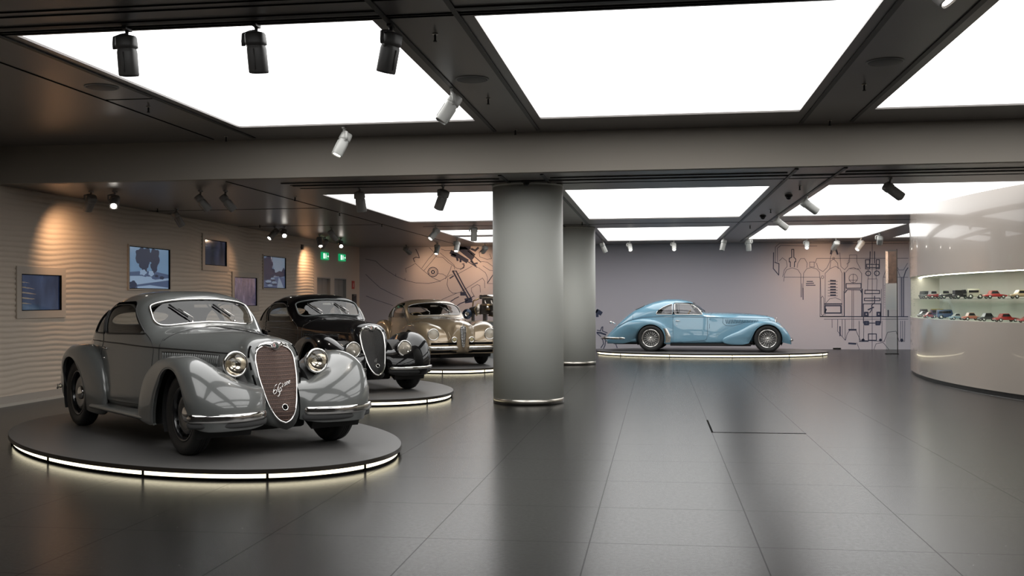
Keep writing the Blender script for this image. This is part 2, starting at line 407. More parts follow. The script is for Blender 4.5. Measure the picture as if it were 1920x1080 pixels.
# ---- murals: printed line drawings on the back wall
MURAL_LEFT = [(1,[(-8.82,2.73),(-8.5,2.66),(-8.36,2.53),(-8.16,2.38),(-7.88,2.2),(-7.58,2.07),(-7.25,1.99),(-6.86,1.97),(-6.53,2.03),(-6.31,2.14),(-6.19,2.22),(-6.11,2.22)]),
(1,[(-8.82,2.26),(-8.61,2.06),(-8.36,1.84),(-8.0,1.66),(-7.64,1.51)]),
(1,[(-8.81,1.6),(-8.5,1.48),(-8.11,1.35),(-7.97,1.3)]),
(2,[(-7.25,3.01),(-7.18,2.87),(-7.14,2.75),(-7.25,2.77),(-7.33,2.73),(-7.29,2.63)]),
(1,[(-7.29,2.6),(-7.03,2.37),(-6.75,2.15),(-6.49,2.03)]),
(1,[(-6.69,2.89),(-6.86,2.71),(-7.07,2.43)]),
(1,[(-6.59,2.83),(-6.78,2.61),(-7.0,2.36)]),
(1,[(-6.83,3.06),(-6.69,2.91),(-6.6,2.77),(-6.42,2.76),(-6.26,2.61),(-5.98,2.42),(-5.85,2.4),(-5.75,2.49),(-5.77,2.58)]),
(1,[(-6.5,2.89),(-6.26,2.69),(-6.07,2.52),(-6.05,2.39)]),
(2,[(-6.57,2.31),(-6.58,2.26),(-6.62,2.21),(-6.67,2.18),(-6.72,2.17),(-6.78,2.18),(-6.83,2.21),(-6.86,2.26),(-6.88,2.32),(-6.86,2.37),(-6.83,2.42),(-6.78,2.45),(-6.72,2.46),(-6.67,2.45),(-6.62,2.42),(-6.58,2.37),(-6.57,2.31)]),
(1,[(-6.61,2.31),(-6.62,2.27),(-6.65,2.24),(-6.68,2.22),(-6.72,2.21),(-6.77,2.22),(-6.8,2.24),(-6.83,2.27),(-6.83,2.32),(-6.83,2.36),(-6.8,2.39),(-6.77,2.42),(-6.72,2.42),(-6.68,2.41),(-6.65,2.39),(-6.62,2.36),(-6.61,2.31)]),
(3,[(-6.67,2.31),(-6.68,2.29),(-6.71,2.27),(-6.74,2.27),(-6.76,2.29),(-6.77,2.32),(-6.76,2.34),(-6.74,2.36),(-6.71,2.36),(-6.68,2.34),(-6.67,2.31)]),
(1,[(-6.56,2.27),(-6.42,2.25),(-6.31,2.18),(-6.34,2.1)]),
(1,[(-6.15,2.5),(-6.19,2.36),(-6.29,2.18)]),
(4,[(-6.11,2.34),(-5.86,1.89),(-5.61,1.45)]),
(3,[(-6.01,2.34),(-5.77,1.88),(-5.53,1.48)]),
(2,[(-6.11,2.34),(-6.01,2.34)]),
(9,[(-5.85,1.65),(-5.74,1.65)]),
(12,[(-5.7,1.44),(-5.57,1.46)]),
(1,[(-6.54,1.44),(-6.26,1.56),(-5.99,1.67),(-5.88,1.7),(-5.2,2.12),(-5.14,2.03),(-5.13,1.82)]),
(2,[(-6.04,1.25),(-5.88,1.36),(-5.74,1.41),(-5.47,1.58)]),
(2,[(-6.18,1.42),(-6.04,1.51),(-5.93,1.56)]),
(1,[(-5.44,1.56),(-5.54,1.72),(-5.54,1.82),(-5.36,1.93),(-5.28,1.89),(-5.27,1.69)]),
(1,[(-5.99,2.23),(-5.52,2.48)]),
(1,[(-5.33,2.44),(-5.11,2.28),(-5.05,2.14),(-5.05,1.95),(-4.78,1.95)]),
(2,[(-5.05,1.97),(-4.79,2.35)]),
(12,[(-5.89,3.03),(-5.76,2.92),(-5.52,2.73)]),
(12,[(-5.85,3.06),(-5.6,3.06)]),
(9,[(-5.76,3.03),(-5.47,2.81)]),
(10,[(-6.15,2.91),(-5.96,2.81),(-5.68,2.64)]),
(8,[(-6.13,2.83),(-6.01,2.79)]),
(5,[(-5.98,2.74),(-5.96,2.66)]),
(5,[(-5.87,2.71),(-5.87,2.62)]),
(4,[(-5.57,2.71),(-5.47,2.55),(-5.36,2.57)]),
(3,[(-5.56,2.63),(-5.4,2.49)]),
(2,[(-5.79,2.71),(-5.36,2.44)]),
(2,[(-5.65,2.95),(-5.25,2.6)]),
(1,[(-5.24,2.62),(-5.06,2.6),(-4.87,2.46),(-4.79,2.47)]),
(1,[(-5.19,2.49),(-4.98,2.35),(-4.86,2.34),(-4.79,2.41)]),
(1,[(-5.17,3.02),(-5.3,2.89),(-5.28,2.76),(-5.06,2.68),(-4.92,2.7),(-4.98,2.84)]),
(5,[(-5.53,3.0),(-5.42,2.95),(-5.33,3.03)]),
(2,[(-5.82,2.55),(-5.77,2.55),(-5.77,2.44),(-5.88,2.39)]),
(1,[(-6.26,2.12),(-6.29,1.94),(-6.23,1.77),(-6.12,1.67),(-5.99,1.67)]),
(1,[(-7.55,2.31),(-7.57,2.43),(-7.44,2.48),(-7.3,2.56)]),
(1,[(-7.88,2.27),(-7.88,2.2)]),
(1,[(-7.59,2.13),(-7.59,2.07)]),
(5,[(-4.85,3.02),(-4.79,2.91),(-4.79,2.85)]),
(3,[(-6.2,2.12),(-6.09,2.19)]),
(1,[(-6.47,3.01),(-6.34,2.96),(-6.15,2.96)]),
(1,[(-5.92,1.21),(-5.92,1.02)])]
MURAL_RIGHT = [(1,[(3.45,2.52),(3.45,2.92),(3.55,3.0),(4.31,2.97),(4.56,2.97)]),
(1,[(3.38,2.52),(3.39,2.95),(3.51,3.06),(4.94,3.05),(5.89,3.02),(7.07,3.02)]),
(2,[(3.34,2.79),(3.33,2.33),(3.48,2.14),(3.49,2.47),(3.37,2.51)]),
(1,[(3.62,1.96),(3.64,2.16),(3.7,2.29),(3.86,2.35),(4.02,2.29),(4.1,2.16),(4.1,1.5)]),
(1,[(3.59,2.09),(3.64,2.29),(3.72,2.39),(3.7,2.55),(3.59,2.64),(3.5,2.55)]),
(2,[(4.16,1.43),(4.16,1.76)]),
(1,[(4.16,1.76),(4.18,2.19),(4.27,2.32),(4.4,2.35),(4.54,2.31),(4.62,2.22),(4.64,1.99),(4.63,0.94)]),
(1,[(3.64,2.08),(4.64,2.07)]),
(1,[(4.13,1.89),(4.12,1.5)]),
(2,[(3.81,2.37),(3.81,2.52),(3.78,2.52),(3.78,2.62),(3.85,2.65),(3.85,2.88),(3.91,2.88),(3.91,2.65),(3.96,2.6),(3.96,2.52),(3.93,2.52),(3.92,2.37)]),
(1,[(4.35,2.51),(4.48,2.51),(4.48,2.36),(4.35,2.37),(4.35,2.51)]),
(1,[(4.0,2.35),(4.02,2.48),(4.1,2.61),(4.21,2.61),(4.28,2.48),(4.27,2.35)]),
(1,[(4.54,2.48),(4.59,2.31),(4.72,2.23),(4.83,2.34),(4.91,2.51),(4.94,2.67),(5.01,2.83)]),
(1,[(4.5,2.48),(4.55,2.61),(5.88,2.6),(7.07,2.59)]),
(1,[(4.77,0.98),(4.78,2.18),(4.91,2.31),(5.07,2.38),(5.19,2.31),(5.25,2.18),(5.24,0.97)]),
(2,[(4.63,0.94),(5.3,0.94),(5.31,2.21)]),
(1,[(4.65,2.05),(4.66,1.01)]),
(1,[(4.74,2.07),(4.73,2.04),(4.71,2.03),(4.68,2.04),(4.67,2.07),(4.68,2.1),(4.71,2.11),(4.73,2.1),(4.74,2.07)]),
(1,[(4.66,1.01),(4.66,1.47),(4.7,1.53),(4.74,1.46),(4.74,1.01),(4.7,0.96),(4.66,1.01)]),
(4,[(4.94,2.74),(5.02,3.07),(5.13,2.73)]),
(1,[(4.91,2.31),(4.94,2.54),(5.02,2.59),(5.13,2.47),(5.14,2.31)]),
(1,[(5.05,2.61),(5.04,2.59),(5.02,2.58),(5.0,2.59),(4.99,2.61),(5.0,2.63),(5.02,2.64),(5.04,2.63),(5.05,2.61)]),
(3,[(4.77,1.25),(5.21,1.25),(5.21,1.04),(4.77,1.04),(4.77,1.25)]),
(3,[(4.76,1.3),(5.23,1.3)]),
(3,[(4.77,1.17),(4.8,1.14),(4.77,1.07)]),
(1,[(4.8,1.33),(4.9,1.45),(5.06,1.48),(5.21,1.41)]),
(1,[(5.34,1.66),(5.33,2.18),(5.44,2.31),(5.57,2.34),(5.72,2.27),(5.79,2.17),(5.78,1.65)]),
(1,[(5.38,2.44),(5.46,2.5),(5.46,2.7),(5.66,2.7),(5.66,2.5),(5.76,2.3)]),
(1,[(5.44,2.31),(5.72,2.3)]),
(2,[(5.36,1.88),(5.77,1.88),(5.77,1.75),(5.36,1.75),(5.36,1.88)]),
(1,[(5.68,2.03),(5.66,1.97),(5.61,1.92),(5.56,1.91),(5.5,1.92),(5.45,1.97),(5.44,2.03),(5.45,2.09),(5.5,2.14),(5.56,2.15),(5.62,2.14),(5.66,2.09),(5.68,2.03)]),
(1,[(5.56,2.16),(5.55,1.88)]),
(1,[(5.44,1.98),(5.67,1.98)]),
(2,[(5.33,1.62),(5.39,1.71),(5.75,1.7),(5.78,1.62)]),
(1,[(5.52,1.69),(5.51,0.58)]),
(1,[(5.56,1.69),(5.55,0.58)]),
(4,[(5.43,0.56),(5.62,0.56)]),
(4,[(5.42,0.17),(5.61,0.16)]),
(2,[(5.3,1.66),(5.3,0.94)]),
(3,[(5.8,1.72),(5.79,0.94)]),
(2,[(4.63,0.94),(7.05,0.93)]),
(1,[(4.74,0.86),(7.05,0.86)]),
(1,[(5.19,2.77),(5.22,2.37),(5.32,2.28),(5.4,2.37),(5.44,2.57)]),
(2,[(5.93,2.43),(6.27,2.42),(6.27,2.33),(5.93,2.34),(5.93,2.43)]),
(2,[(5.9,2.56),(6.01,2.56),(6.01,2.3),(5.9,2.3),(5.9,2.56)]),
(2,[(6.2,2.56),(6.28,2.56),(6.28,2.3),(6.19,2.3),(6.2,2.56)]),
(1,[(5.97,2.3),(6.19,2.3),(6.19,2.01),(5.97,2.01),(5.97,2.3)]),
(2,[(6.04,2.17),(6.02,2.12),(5.97,2.1),(5.92,2.12),(5.9,2.17),(5.93,2.22),(5.97,2.24),(6.02,2.22),(6.04,2.17)]),
(2,[(6.28,2.17),(6.26,2.12),(6.21,2.1),(6.16,2.12),(6.14,2.17),(6.16,2.22),(6.21,2.24),(6.26,2.22),(6.28,2.17)]),
(2,[(5.88,1.69),(6.28,1.68),(6.28,1.59),(5.87,1.59),(5.88,1.69)]),
(1,[(5.96,2.01),(6.21,2.01),(6.2,1.68),(5.95,1.69),(5.96,2.01)]),
(2,[(5.86,1.46),(6.29,1.46),(6.29,1.39),(5.86,1.39),(5.86,1.46)]),
(2,[(5.83,1.3),(6.31,1.3),(6.3,0.75),(5.83,0.75),(5.83,1.3)]),
(4,[(5.87,1.05),(5.95,1.05),(5.95,0.96),(5.87,0.96),(5.87,1.05)]),
(4,[(6.21,1.05),(6.29,1.05),(6.29,0.96),(6.21,0.96),(6.21,1.05)]),
(4,[(5.87,0.79),(5.96,0.79),(5.96,0.71),(5.87,0.71),(5.87,0.79)]),
(4,[(6.18,0.79),(6.27,0.79),(6.27,0.71),(6.18,0.71),(6.18,0.79)]),
(2,[(5.96,0.44),(6.18,0.44),(6.18,0.26),(5.96,0.26),(5.96,0.44)]),
(1,[(6.09,3.07),(6.06,0.0)]),
(2,[(6.0,1.04),(6.06,1.13),(6.06,1.26),(6.14,1.33),(6.14,1.52)]),
(3,[(5.96,1.13),(6.11,1.2)]),
(2,[(6.03,2.79),(6.02,2.46)]),
(2,[(6.15,2.79),(6.15,2.46)]),
(1,[(6.37,0.94),(6.38,2.04),(6.46,2.27),(6.54,2.35),(6.54,2.51)]),
(1,[(6.83,0.94),(6.85,2.04),(6.78,2.26),(6.71,2.34)]),
(2,[(6.93,0.94),(6.94,2.04),(7.0,2.23),(7.06,2.32)]),
(2,[(6.89,2.04),(6.88,0.94)]),
(1,[(6.74,2.39),(6.81,2.26),(6.94,2.26),(7.05,2.45)]),
(1,[(6.39,2.06),(7.06,2.05)]),
(1,[(5.71,0.81),(5.71,0.26),(6.41,0.23)]),
(1,[(5.84,0.81),(5.83,0.26)]),
(1,[(6.34,0.81),(6.33,0.26)]),
(2,[(5.71,0.23),(5.96,0.23)]),
(3,[(5.84,0.27),(5.83,0.25),(5.82,0.24),(5.8,0.25),(5.79,0.27),(5.8,0.28),(5.82,0.29),(5.83,0.28),(5.84,0.27)]),
(3,[(6.32,0.27),(6.31,0.25),(6.29,0.24),(6.28,0.25),(6.27,0.27),(6.28,0.28),(6.29,0.29),(6.31,0.28),(6.32,0.27)]),
(1,[(5.33,0.26),(5.38,0.45),(5.46,0.56)]),
(1,[(5.62,0.54),(5.74,0.26)]),
(1,[(6.39,0.23),(6.49,0.49),(6.72,0.52),(6.8,0.23),(6.95,0.23),(6.96,0.81)]),
(1,[(6.85,0.81),(6.84,0.26)]),
(1,[(6.9,0.81),(6.9,0.29)]),
(3,[(6.9,0.26),(6.89,0.24),(6.87,0.23),(6.86,0.24),(6.85,0.26),(6.86,0.28),(6.87,0.29),(6.89,0.28),(6.9,0.26)]),
(1,[(4.96,0.86),(4.96,0.62)]),
(1,[(5.12,0.86),(5.11,0.52),(5.32,0.26)]),
(1,[(5.24,0.86),(5.24,0.36)]),
(3,[(5.18,0.65),(5.18,0.39)]),
(1,[(5.32,0.86),(5.32,0.26)]),
(1,[(5.64,0.19),(5.71,-0.0)]),
(1,[(6.11,0.0),(6.17,0.16),(6.36,0.2),(6.52,0.0)]),
(3,[(6.52,1.97),(6.51,0.95)]),
(1,[(6.33,1.72),(6.32,0.94)]),
(1,[(4.86,1.95),(5.12,1.94)]),
(1,[(4.86,1.86),(5.12,1.86)]),
(1,[(4.86,1.77),(5.12,1.77)]),
(1,[(4.85,1.69),(5.12,1.69)]),
(1,[(4.85,1.61),(5.12,1.61)]),
(1,[(4.85,1.53),(5.12,1.53)]),
(4,[(4.93,1.97),(5.06,1.96)]),
(4,[(4.93,1.88),(5.06,1.88)]),
(4,[(4.93,1.79),(5.06,1.79)]),
(4,[(4.93,1.71),(5.06,1.71)]),
(4,[(4.93,1.63),(5.06,1.63)]),
(4,[(4.93,1.55),(5.06,1.55)]),
(2,[(4.27,1.95),(4.43,1.95)]),
(2,[(4.25,1.89),(4.46,1.9)]),
(2,[(4.25,1.84),(4.5,1.84)])]
MURAL_MID = [(10,[(-1.76,1.11),(-1.72,1.09),(-1.66,1.05)]),
(6,[(-1.76,1.13),(-1.76,0.96)]),
(2,[(-1.77,0.55),(-1.67,0.53),(-1.63,0.64),(-1.6,0.65),(-1.61,0.53),(-1.47,0.47)]),
(4,[(-1.77,0.48),(-1.66,0.47),(-1.52,0.42)]),
(2,[(-1.76,0.45),(-1.66,0.36),(-1.6,0.26),(-1.58,0.15),(-1.66,0.03)]),
(2,[(-1.55,0.33),(-1.52,0.22),(-1.54,0.1),(-1.58,0.01)]),
(2,[(-1.24,0.19),(-1.18,0.03)])]

def mural(name, data, label, mid):
    b = MB()
    for wd, pts in data:
        hw = 0.006 + 0.0062 * (wd - 1)
        V = [Vector((p[0], 0, p[1])) for p in pts]
        for i in range(len(V) - 1):
            d = V[i + 1] - V[i]
            if d.length < 1e-4: continue
            d.normalize(); nn = Vector((-d.z, 0, d.x)) * hw
            a, c = V[i] - d * hw * .6, V[i + 1] + d * hw * .6
            y = YB - .004 - .0002 * (i % 2)
            b.add([(a.x + nn.x, y, a.z + nn.z), (a.x - nn.x, y, a.z - nn.z), (c.x - nn.x, y, c.z - nn.z), (c.x + nn.x, y, c.z + nn.z)], [(0, 1, 2, 3)], False)
    o = b.build(name, M_INK)
    return tag(o, label, 'mural')
mural('mural', MURAL_LEFT, 'dark blue suspension line drawing on the back wall, left of the big column', 0)
mural('mural', MURAL_RIGHT, 'blue cutaway engine line drawing on the back wall right of the pale blue coupe', 0)
mural('mural', MURAL_MID, 'small piece of blue line drawing behind the tail of the pale blue coupe', 0)

# ---- columns
def column(x, y, lab):
    r = empty('column', (x, y, 0)); tag(r, lab, 'column')
    MB().lathe([(.50, .075), (.5, ZR)], 72).build('shaft', M_COLUMN, r)
    MB().lathe([(.502, .003), (.502, .075), (.495, .078)], 72).build('base_ring', M_STEEL, r)
    MB().lathe([(.505, ZR - .03), (.505, ZR - .001)], 72).build('top_ring', M_COLUMN, r)
column(-1.82, 14.57, 'large round pale grey column with steel base ring, nearest the camera')
column(-1.88, 23.3, 'second round pale grey column, partly hidden behind the nearer one')

# ---- oval display platforms
def platform(x, y, ang, a, b_, lab):
    r = empty('display_platform', (x, y, 0), math.radians(ang)); tag(r, lab, 'platform', 'low oval car platforms')
    N_ = 120
    def ring(sa, z): return [Vector(((a + sa) * math.cos(2*PI*i/N_), (b_ + sa) * math.sin(2*PI*i/N_), z)) for i in range(N_)]
    def shell(levels, name, m_, topcap=True):
        mb = MB(); mb.grid([ring(s_, z) for s_, z in levels], closed_v=True)
        if topcap: mb.add(ring(*levels[-1]), [tuple(range(N_))], False)
        return mb.build(name, m_, r)
    shell([(0, .062), (0, .098)], 'deck_edge', mat('dark_bronze_edge', (.07, .06, .05), .3, metal=.7), False)
    shell([(-.004, .096), (-.004, .100)], 'deck', mat('grey_platform_top', (.085, .082, .08), .42, bump=.03, bscale=150, vary=.08, vscale=5))
    mb = MB(); mb.grid([ring(-.16, .062), ring(0, .062)], closed_v=True); mb.build('underside', M_TRACK, r)
    shell([(-.035, .024), (-.035, .060)], 'light_strip', emis('warm_white_led_strip', (1.0, .90, .64), 3.2), False)
    shell([(-.08, 0.0), (-.08, .024), (-.035, .024)], 'plinth', M_TRACK, False)
    mb = MB()
    for k in range(12):
        t = 2 * PI * (k + .35) / 12
        cx, cy = (a - .03) * math.cos(t), (b_ - .03) * math.sin(t)
        mb.box((cx - .008, cy - .008, 0.0), (cx + .008, cy + .008, .062))
    mb.build('joint', M_BLACK, r)
    return r
CARS = {'grey': (-3.625, 9.172, -42.0), 'black': (-4.336, 15.0, -48.3), 'gold': (-4.35, 21.36, -60.5), 'blue': (2.84, 27.5, -6.2)}
def plat_at(key, back, a, b_, lab, ang=None, shift=0):
    x, y, g = CARS[key]; t = math.radians(g)
    return platform(x - back * math.cos(t) - shift * math.sin(t), y - back * math.sin(t) + shift * math.cos(t), g if ang is None else ang, a, b_, lab)
plat_at('grey', 1.52, 2.88, 1.67, 'low oval grey platform with glowing edge under the grey coupe')
plat_at('black', 1.44, 2.88, 1.67, 'low oval grey platform with glowing edge under the black coupe')
plat_at('gold', 1.44, 2.88, 1.67, 'low oval platform with glowing edge under the gold coupe')
plat_at('blue', 1.48, 3.0, 1.75, 'low oval platform with glowing edge under the pale blue coupe', ang=-3)

# ---- floor hatch
b = MB()
for lo, hi in (((.575, 11.44), (1.575, 11.462)), ((.575, 11.44), (.595, 12.6))):
    b.box((lo[0], lo[1], 0.0), (hi[0], hi[1], .0025))
tag(b.build('floor_hatch', M_BLACK), 'thin dark L-shaped outline of an access hatch in the tiled floor', 'floor hatch')

# ---- curved glossy showcase wall
CX, CY, CR = 16.35, 18.9, 11.65
def arcp(y, off=0.0):
    s_ = (y - CY) / CR; a = math.asin(max(-1, min(1, s_)))
    return Vector((CX - (CR - off) * math.cos(a), CY + (CR - off) * math.sin(a), 0))
M_GLOSS = mat('glossy_white_lacquer', (.345, .305, .27), .16, coat=.38, coat_rough=.02, spec=.3)
ZS0, ZS1 = 1.09, 1.86
YE = 22.1
def arc_shell(y0, y1, z0, z1, off=0.0, n=90, flip=False):
    P = []
    for i in range(n + 1):
        q = arcp(lerp(y0, y1, i / n), off)
        P.append([(q.x, q.y, z0), (q.x, q.y, z1)])
    return MB().grid(P, flip=flip)
def arc_slab(y0, y1, z0, z1, o0, o1, n=90):
    mb = MB(); R = []
    for i in range(n + 1):
        y = lerp(y0, y1, i / n)
        a, c = arcp(y, o0), arcp(y, o1)
        R.append([(a.x, a.y, z0), (c.x, c.y, z0), (c.x, c.y, z1), (a.x, a.y, z1)])
    mb.grid(R, closed_v=True)
    mb.add(R[0], [(0, 1, 2, 3)], False); mb.add(R[-1], [(3, 2, 1, 0)], False)
    mb.sm = [False] * len(mb.sm)
    return mb
sw = empty('display_wall', arcp(18)); tag(sw, 'tall curved glossy white wall with a lit showcase slot, at the right', 'display wall')
IT = Matrix.Translation(-arcp(18))
def smooth_arc(y0, y1, z0, z1, n=90):
    mb = arc_shell(y0, y1, z0, z1, 0.0, n, flip=True); return mb
mb = smooth_arc(YF, 24.5, .06, ZS0); mb2 = smooth_arc(YF, 24.5, ZS1, ZR - .004)
mb.add(mb2.v, mb2.f); mb3 = smooth_arc(YE, 24.5, ZS0, ZS1, 20); mb.add(mb3.v, mb3.f)
mb.build('curved_face', M_GLOSS, sw, T=IT)
mb = arc_slab(YF, 24.5, 0.0, .06, .03, .10); mb.build('recessed_plinth', M_TRACK, sw, T=IT)
M_CREAM = mat('cream_showcase_lining', (.78, .76, .68), .5)
mb = arc_slab(YF, YE, ZS0 - .02, ZS0 - .001, .004, .55); mb.build('showcase_floor', mat('showcase_floor_white', (.75, .75, .68), .3), sw, T=IT)
mb = arc_slab(YF, YE, ZS1 + .001, ZS1 + .02, .004, .55); mb.build('showcase_ceiling', M_CREAM, sw, T=IT)
mb = arc_slab(YF, YE, ZS0, ZS1, .55, .57); mb.build('showcase_back', mat('showcase_back_panel', (.50, .49, .45), .5), sw, T=IT)
mb = arc_slab(YE - .03, YE, ZS0, ZS1, .004, .56, n=2); mb.build('showcase_end', M_CREAM, sw, T=IT)
mb = arc_slab(YF, YE - .05, 1.432, 1.440, .06, .50); mb.build('glass_shelf', glass('shelf_glass', (.72, .80, .76), 1.0), sw, T=IT)
mb = arc_shell(YF, YE, ZS0, ZS1, .012, flip=True); mb.build('front_glass', glass('showcase_glass', (.95, .97, .94), .55), sw, T=IT)
mb = arc_slab(YF, YE - .05, ZS1 - .010, ZS1 - .002, .16, .22); mb.build('light_strip', emis('showcase_light', (1.0, .96, .82), 8.0), sw, T=IT)

# ---- glass information panel standing on the floor
gp = empty('information_panel', (6.05, 28.05, 0), math.radians(8)); tag(gp, 'tall narrow glass information panel standing before the back wall, beside the curved wall', 'information panel')
MB().box((-.15, -.006, 0.02), (.15, .006, 2.72)).build('glass_sheet', glass('panel_glass', (.88, .92, .91), .6), gp)
MB().box((.145, -.012, 0), (.162, .012, 2.74)).build('edge_post', M_TRACK, gp)
MB().box((-.16, -.05, 0), (.17, .05, .02)).build('foot', M_TRACK, gp)
MB().box((-.07, -.009, 1.85), (.14, -.0065, 2.68)).build('photo_strip', mat('brown_photo', (.055, .037, .028), .4, vary=.9, vscale=9), gp)
MB().box((-.145, -.009, 1.85), (-.08, -.0065, 2.68)).build('title_strip', mat('pale_title', (.42, .38, .35), .5, vary=.5, vscale=40), gp)
MB().box((-.145, -.009, 1.15), (.14, -.0065, 1.84)).build('text_sheet', mat('pale_blue_text_sheet', (.21, .235, .245), .5), gp)
b = MB()
for k in range(22):
    z = 1.80 - k * .028
    b.box((-.11, -.0105, z), (lerp(.05, .12, random.random()), -.0092, z + .007))
b.build('text_lines', mat('grey_text_lines', (.2, .24, .27), .6), gp)
b = MB()
for k in range(14): b.box((-.19, -.009, 1.2 + k * .045), (-.165, -.0065, 1.212 + k * .045))
b.build('scale_marks', M_INK, gp)

# ---- screens and pictures on the relief wall
M_SFR = mat('beige_picture_frame', (.42, .36, .30), .6)
def pic_mat(name, dark, light, sc_, seed, emitk=0.0, thr=.5):
    M = mat(name, dark, .12, coat=.6, coat_rough=.03)
    nt = M.node_tree; N = nt.nodes; L = nt.links; p = N['Principled BSDF']
    tc = N.new('ShaderNodeTexCoord'); mp = N.new('ShaderNodeMapping'); mp.inputs['Location'].default_value = (seed, seed * 2, seed * .7)
    mp.inputs['Scale'].default_value = (1, 1.0, .45)
    n_ = N.new('ShaderNodeTexNoise'); n_.inputs['Scale'].default_value = sc_; n_.inputs['Detail'].default_value = 6
    cr = N.new('ShaderNodeValToRGB'); cr.color_ramp.elements[0].position = thr - .12; cr.color_ramp.elements[0].color = (*dark, 1)
    cr.color_ramp.elements[1].position = thr + .22; cr.color_ramp.elements[1].color = (*light, 1)
    L.new(tc.outputs['Object'], mp.inputs[0]); L.new(mp.outputs[0], n_.inputs['Vector']); L.new(n_.outputs['Fac'], cr.inputs[0])
    L.new(cr.outputs[0], p.inputs['Base Color'])
    if emitk:
        L.new(cr.outputs[0], p.inputs['Emission Color']); p.inputs['Emission Strength'].default_value = emitk
    return M
def screen(y0, y1, z0, z1, lab, m_, border=.11, name='picture_screen'):
    cy, cz = (y0 + y1) / 2, (z0 + z1) / 2
    r = empty(name, (XL + .01, cy, cz)); tag(r, lab, 'screen', 'pictures on the wavy wall')
    hy, hz = (y1 - y0) / 2, (z1 - z0) / 2
    B = border; mb = MB()
    mb.box((0, -hy - B, hz), (.03, hy + B, hz + B)); mb.box((0, -hy - B, -hz - B), (.03, hy + B, -hz))
    mb.box((0, -hy - B, -hz), (.03, -hy, hz)); mb.box((0, hy, -hz), (.03, hy + B, hz))
    mb.build('frame', M_SFR, r)
    MB().box((0, -hy, -hz), (.012, hy, hz)).build('display', m_, r)
    mb = MB(); t = .012
    mb.box((.01, -hy, hz - t), (.028, hy, hz)); mb.box((.01, -hy, -hz), (.028, hy, -hz + t)); mb.box((.01, -hy, -hz), (.028, -hy + t, hz)); mb.box((.01, hy - t * 3, -hz), (.028, hy, hz))
    mb.build('inner_bezel', M_BLACK, r)
    return r
screen(13.62, 14.62, 1.33, 1.86, 'dark blue screen in a beige frame, lowest and furthest left on the wavy wall', pic_mat('screen_night_image', (.006, .012, .035), (.03, .05, .11), 3.2, 2, .55))
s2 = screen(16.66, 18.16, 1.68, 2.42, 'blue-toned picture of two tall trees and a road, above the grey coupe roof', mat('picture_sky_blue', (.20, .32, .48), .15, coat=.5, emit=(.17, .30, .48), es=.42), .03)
screen(19.66, 20.72, 2.19, 2.71, 'dark screen with a lamp glint, highest on the wavy wall', pic_mat('screen_dark_image', (.006, .010, .02), (.035, .045, .09), 4.2, 5, .4))
screen(21.12, 22.38, 1.35, 1.98, 'dim violet-blue screen on the wavy wall behind the grey coupe windscreen', pic_mat('screen_violet_image', (.02, .02, .06), (.13, .11, .17), 5.0, 9, .55))
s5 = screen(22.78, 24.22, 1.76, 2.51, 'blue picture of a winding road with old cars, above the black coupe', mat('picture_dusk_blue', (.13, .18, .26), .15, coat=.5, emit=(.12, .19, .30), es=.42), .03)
# picture contents (flat prints inside the frames)
def blobs(parent, name, m_, items, x=.0135):
    mb = MB()
    for (cy, cz, ry, rz, sd) in items:
        K = 26; pts = []
        for i in range(K):
            a = 2 * PI * i / K; q = 1 + .22 * noise.noise(Vector((math.cos(a) * 2 + sd, math.sin(a) * 2, sd))) + .10 * math.sin(5 * a + sd)
            pts.append((x, cy + ry * q * math.cos(a), cz + rz * q * math.sin(a)))
        mb.add(pts, [tuple(range(K))], False)
        x += .0002
    return mb.build(name, m_, parent)
def flatpoly(parent, name, m_, pts, x=.0132):
    mb = MB(); mb.add([(x, a, c) for a, c in pts], [tuple(range(len(pts)))], False); return mb.build(name, m_, parent)
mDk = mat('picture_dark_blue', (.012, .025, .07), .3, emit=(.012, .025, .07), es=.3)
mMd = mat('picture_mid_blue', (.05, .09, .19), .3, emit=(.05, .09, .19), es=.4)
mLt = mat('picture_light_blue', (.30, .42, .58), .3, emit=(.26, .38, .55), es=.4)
flatpoly(s2, 'printed_field', mMd, [(-.73, -.08), (-.2, -.05), (.3, -.06), (.73, -.10), (.73, -.36), (-.73, -.36)])
flatpoly(s2, 'printed_road', mLt, [(-.73, -.15), (-.3, -.14), (.2, -.2), (.73, -.16), (.73, -.2), (.1, -.25), (-.5, -.3), (-.73, -.3)], .0136)
flatpoly(s2, 'printed_road', mLt, [(-.45, -.33), (.0, -.3), (.7, -.34), (.7, -.36), (-.45, -.36)], .0136)
blobs(s2, 'printed_trees', mDk, [(-.32, .20, .20, .15, 1), (-.12, .22, .22, .14, 2), (-.22, .08, .17, .14, 3), (.18, .20, .19, .16, 4), (.16, .04, .13, .12, 5), (-.17, -.03, .06, .08, 6), (.12, -.06, .05, .07, 7)], .014)
blobs(s2, 'printed_bushes', mLt, [(-.25, -.08, .12, .05, 8), (.05, -.09, .10, .05, 9), (-.05, -.19, .14, .045, 10)], .0155)
blobs(s2, 'printed_cars', mDk, [(.24, -.13, .07, .025, 12), (.45, -.16, .09, .03, 13), (-.6, -.3, .12, .07, 14)], .0165)
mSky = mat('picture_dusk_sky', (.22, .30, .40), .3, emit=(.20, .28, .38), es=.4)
flatpoly(s5, 'printed_sky', mSky, [(-.12, .37), (.72, .37), (.72, .0), (.3, -.04), (.0, -.02), (-.08, .15)], .0131)
blobs(s5, 'printed_trees', mDk, [(-.42, .18, .30, .19, 1), (-.45, -.08, .28, .2, 2), (-.12, -.01, .16, .10, 3), (.42, -.03, .30, .07, 4), (.60, .02, .12, .10, 6), (.15, -.04, .14, .05, 7)], .014)
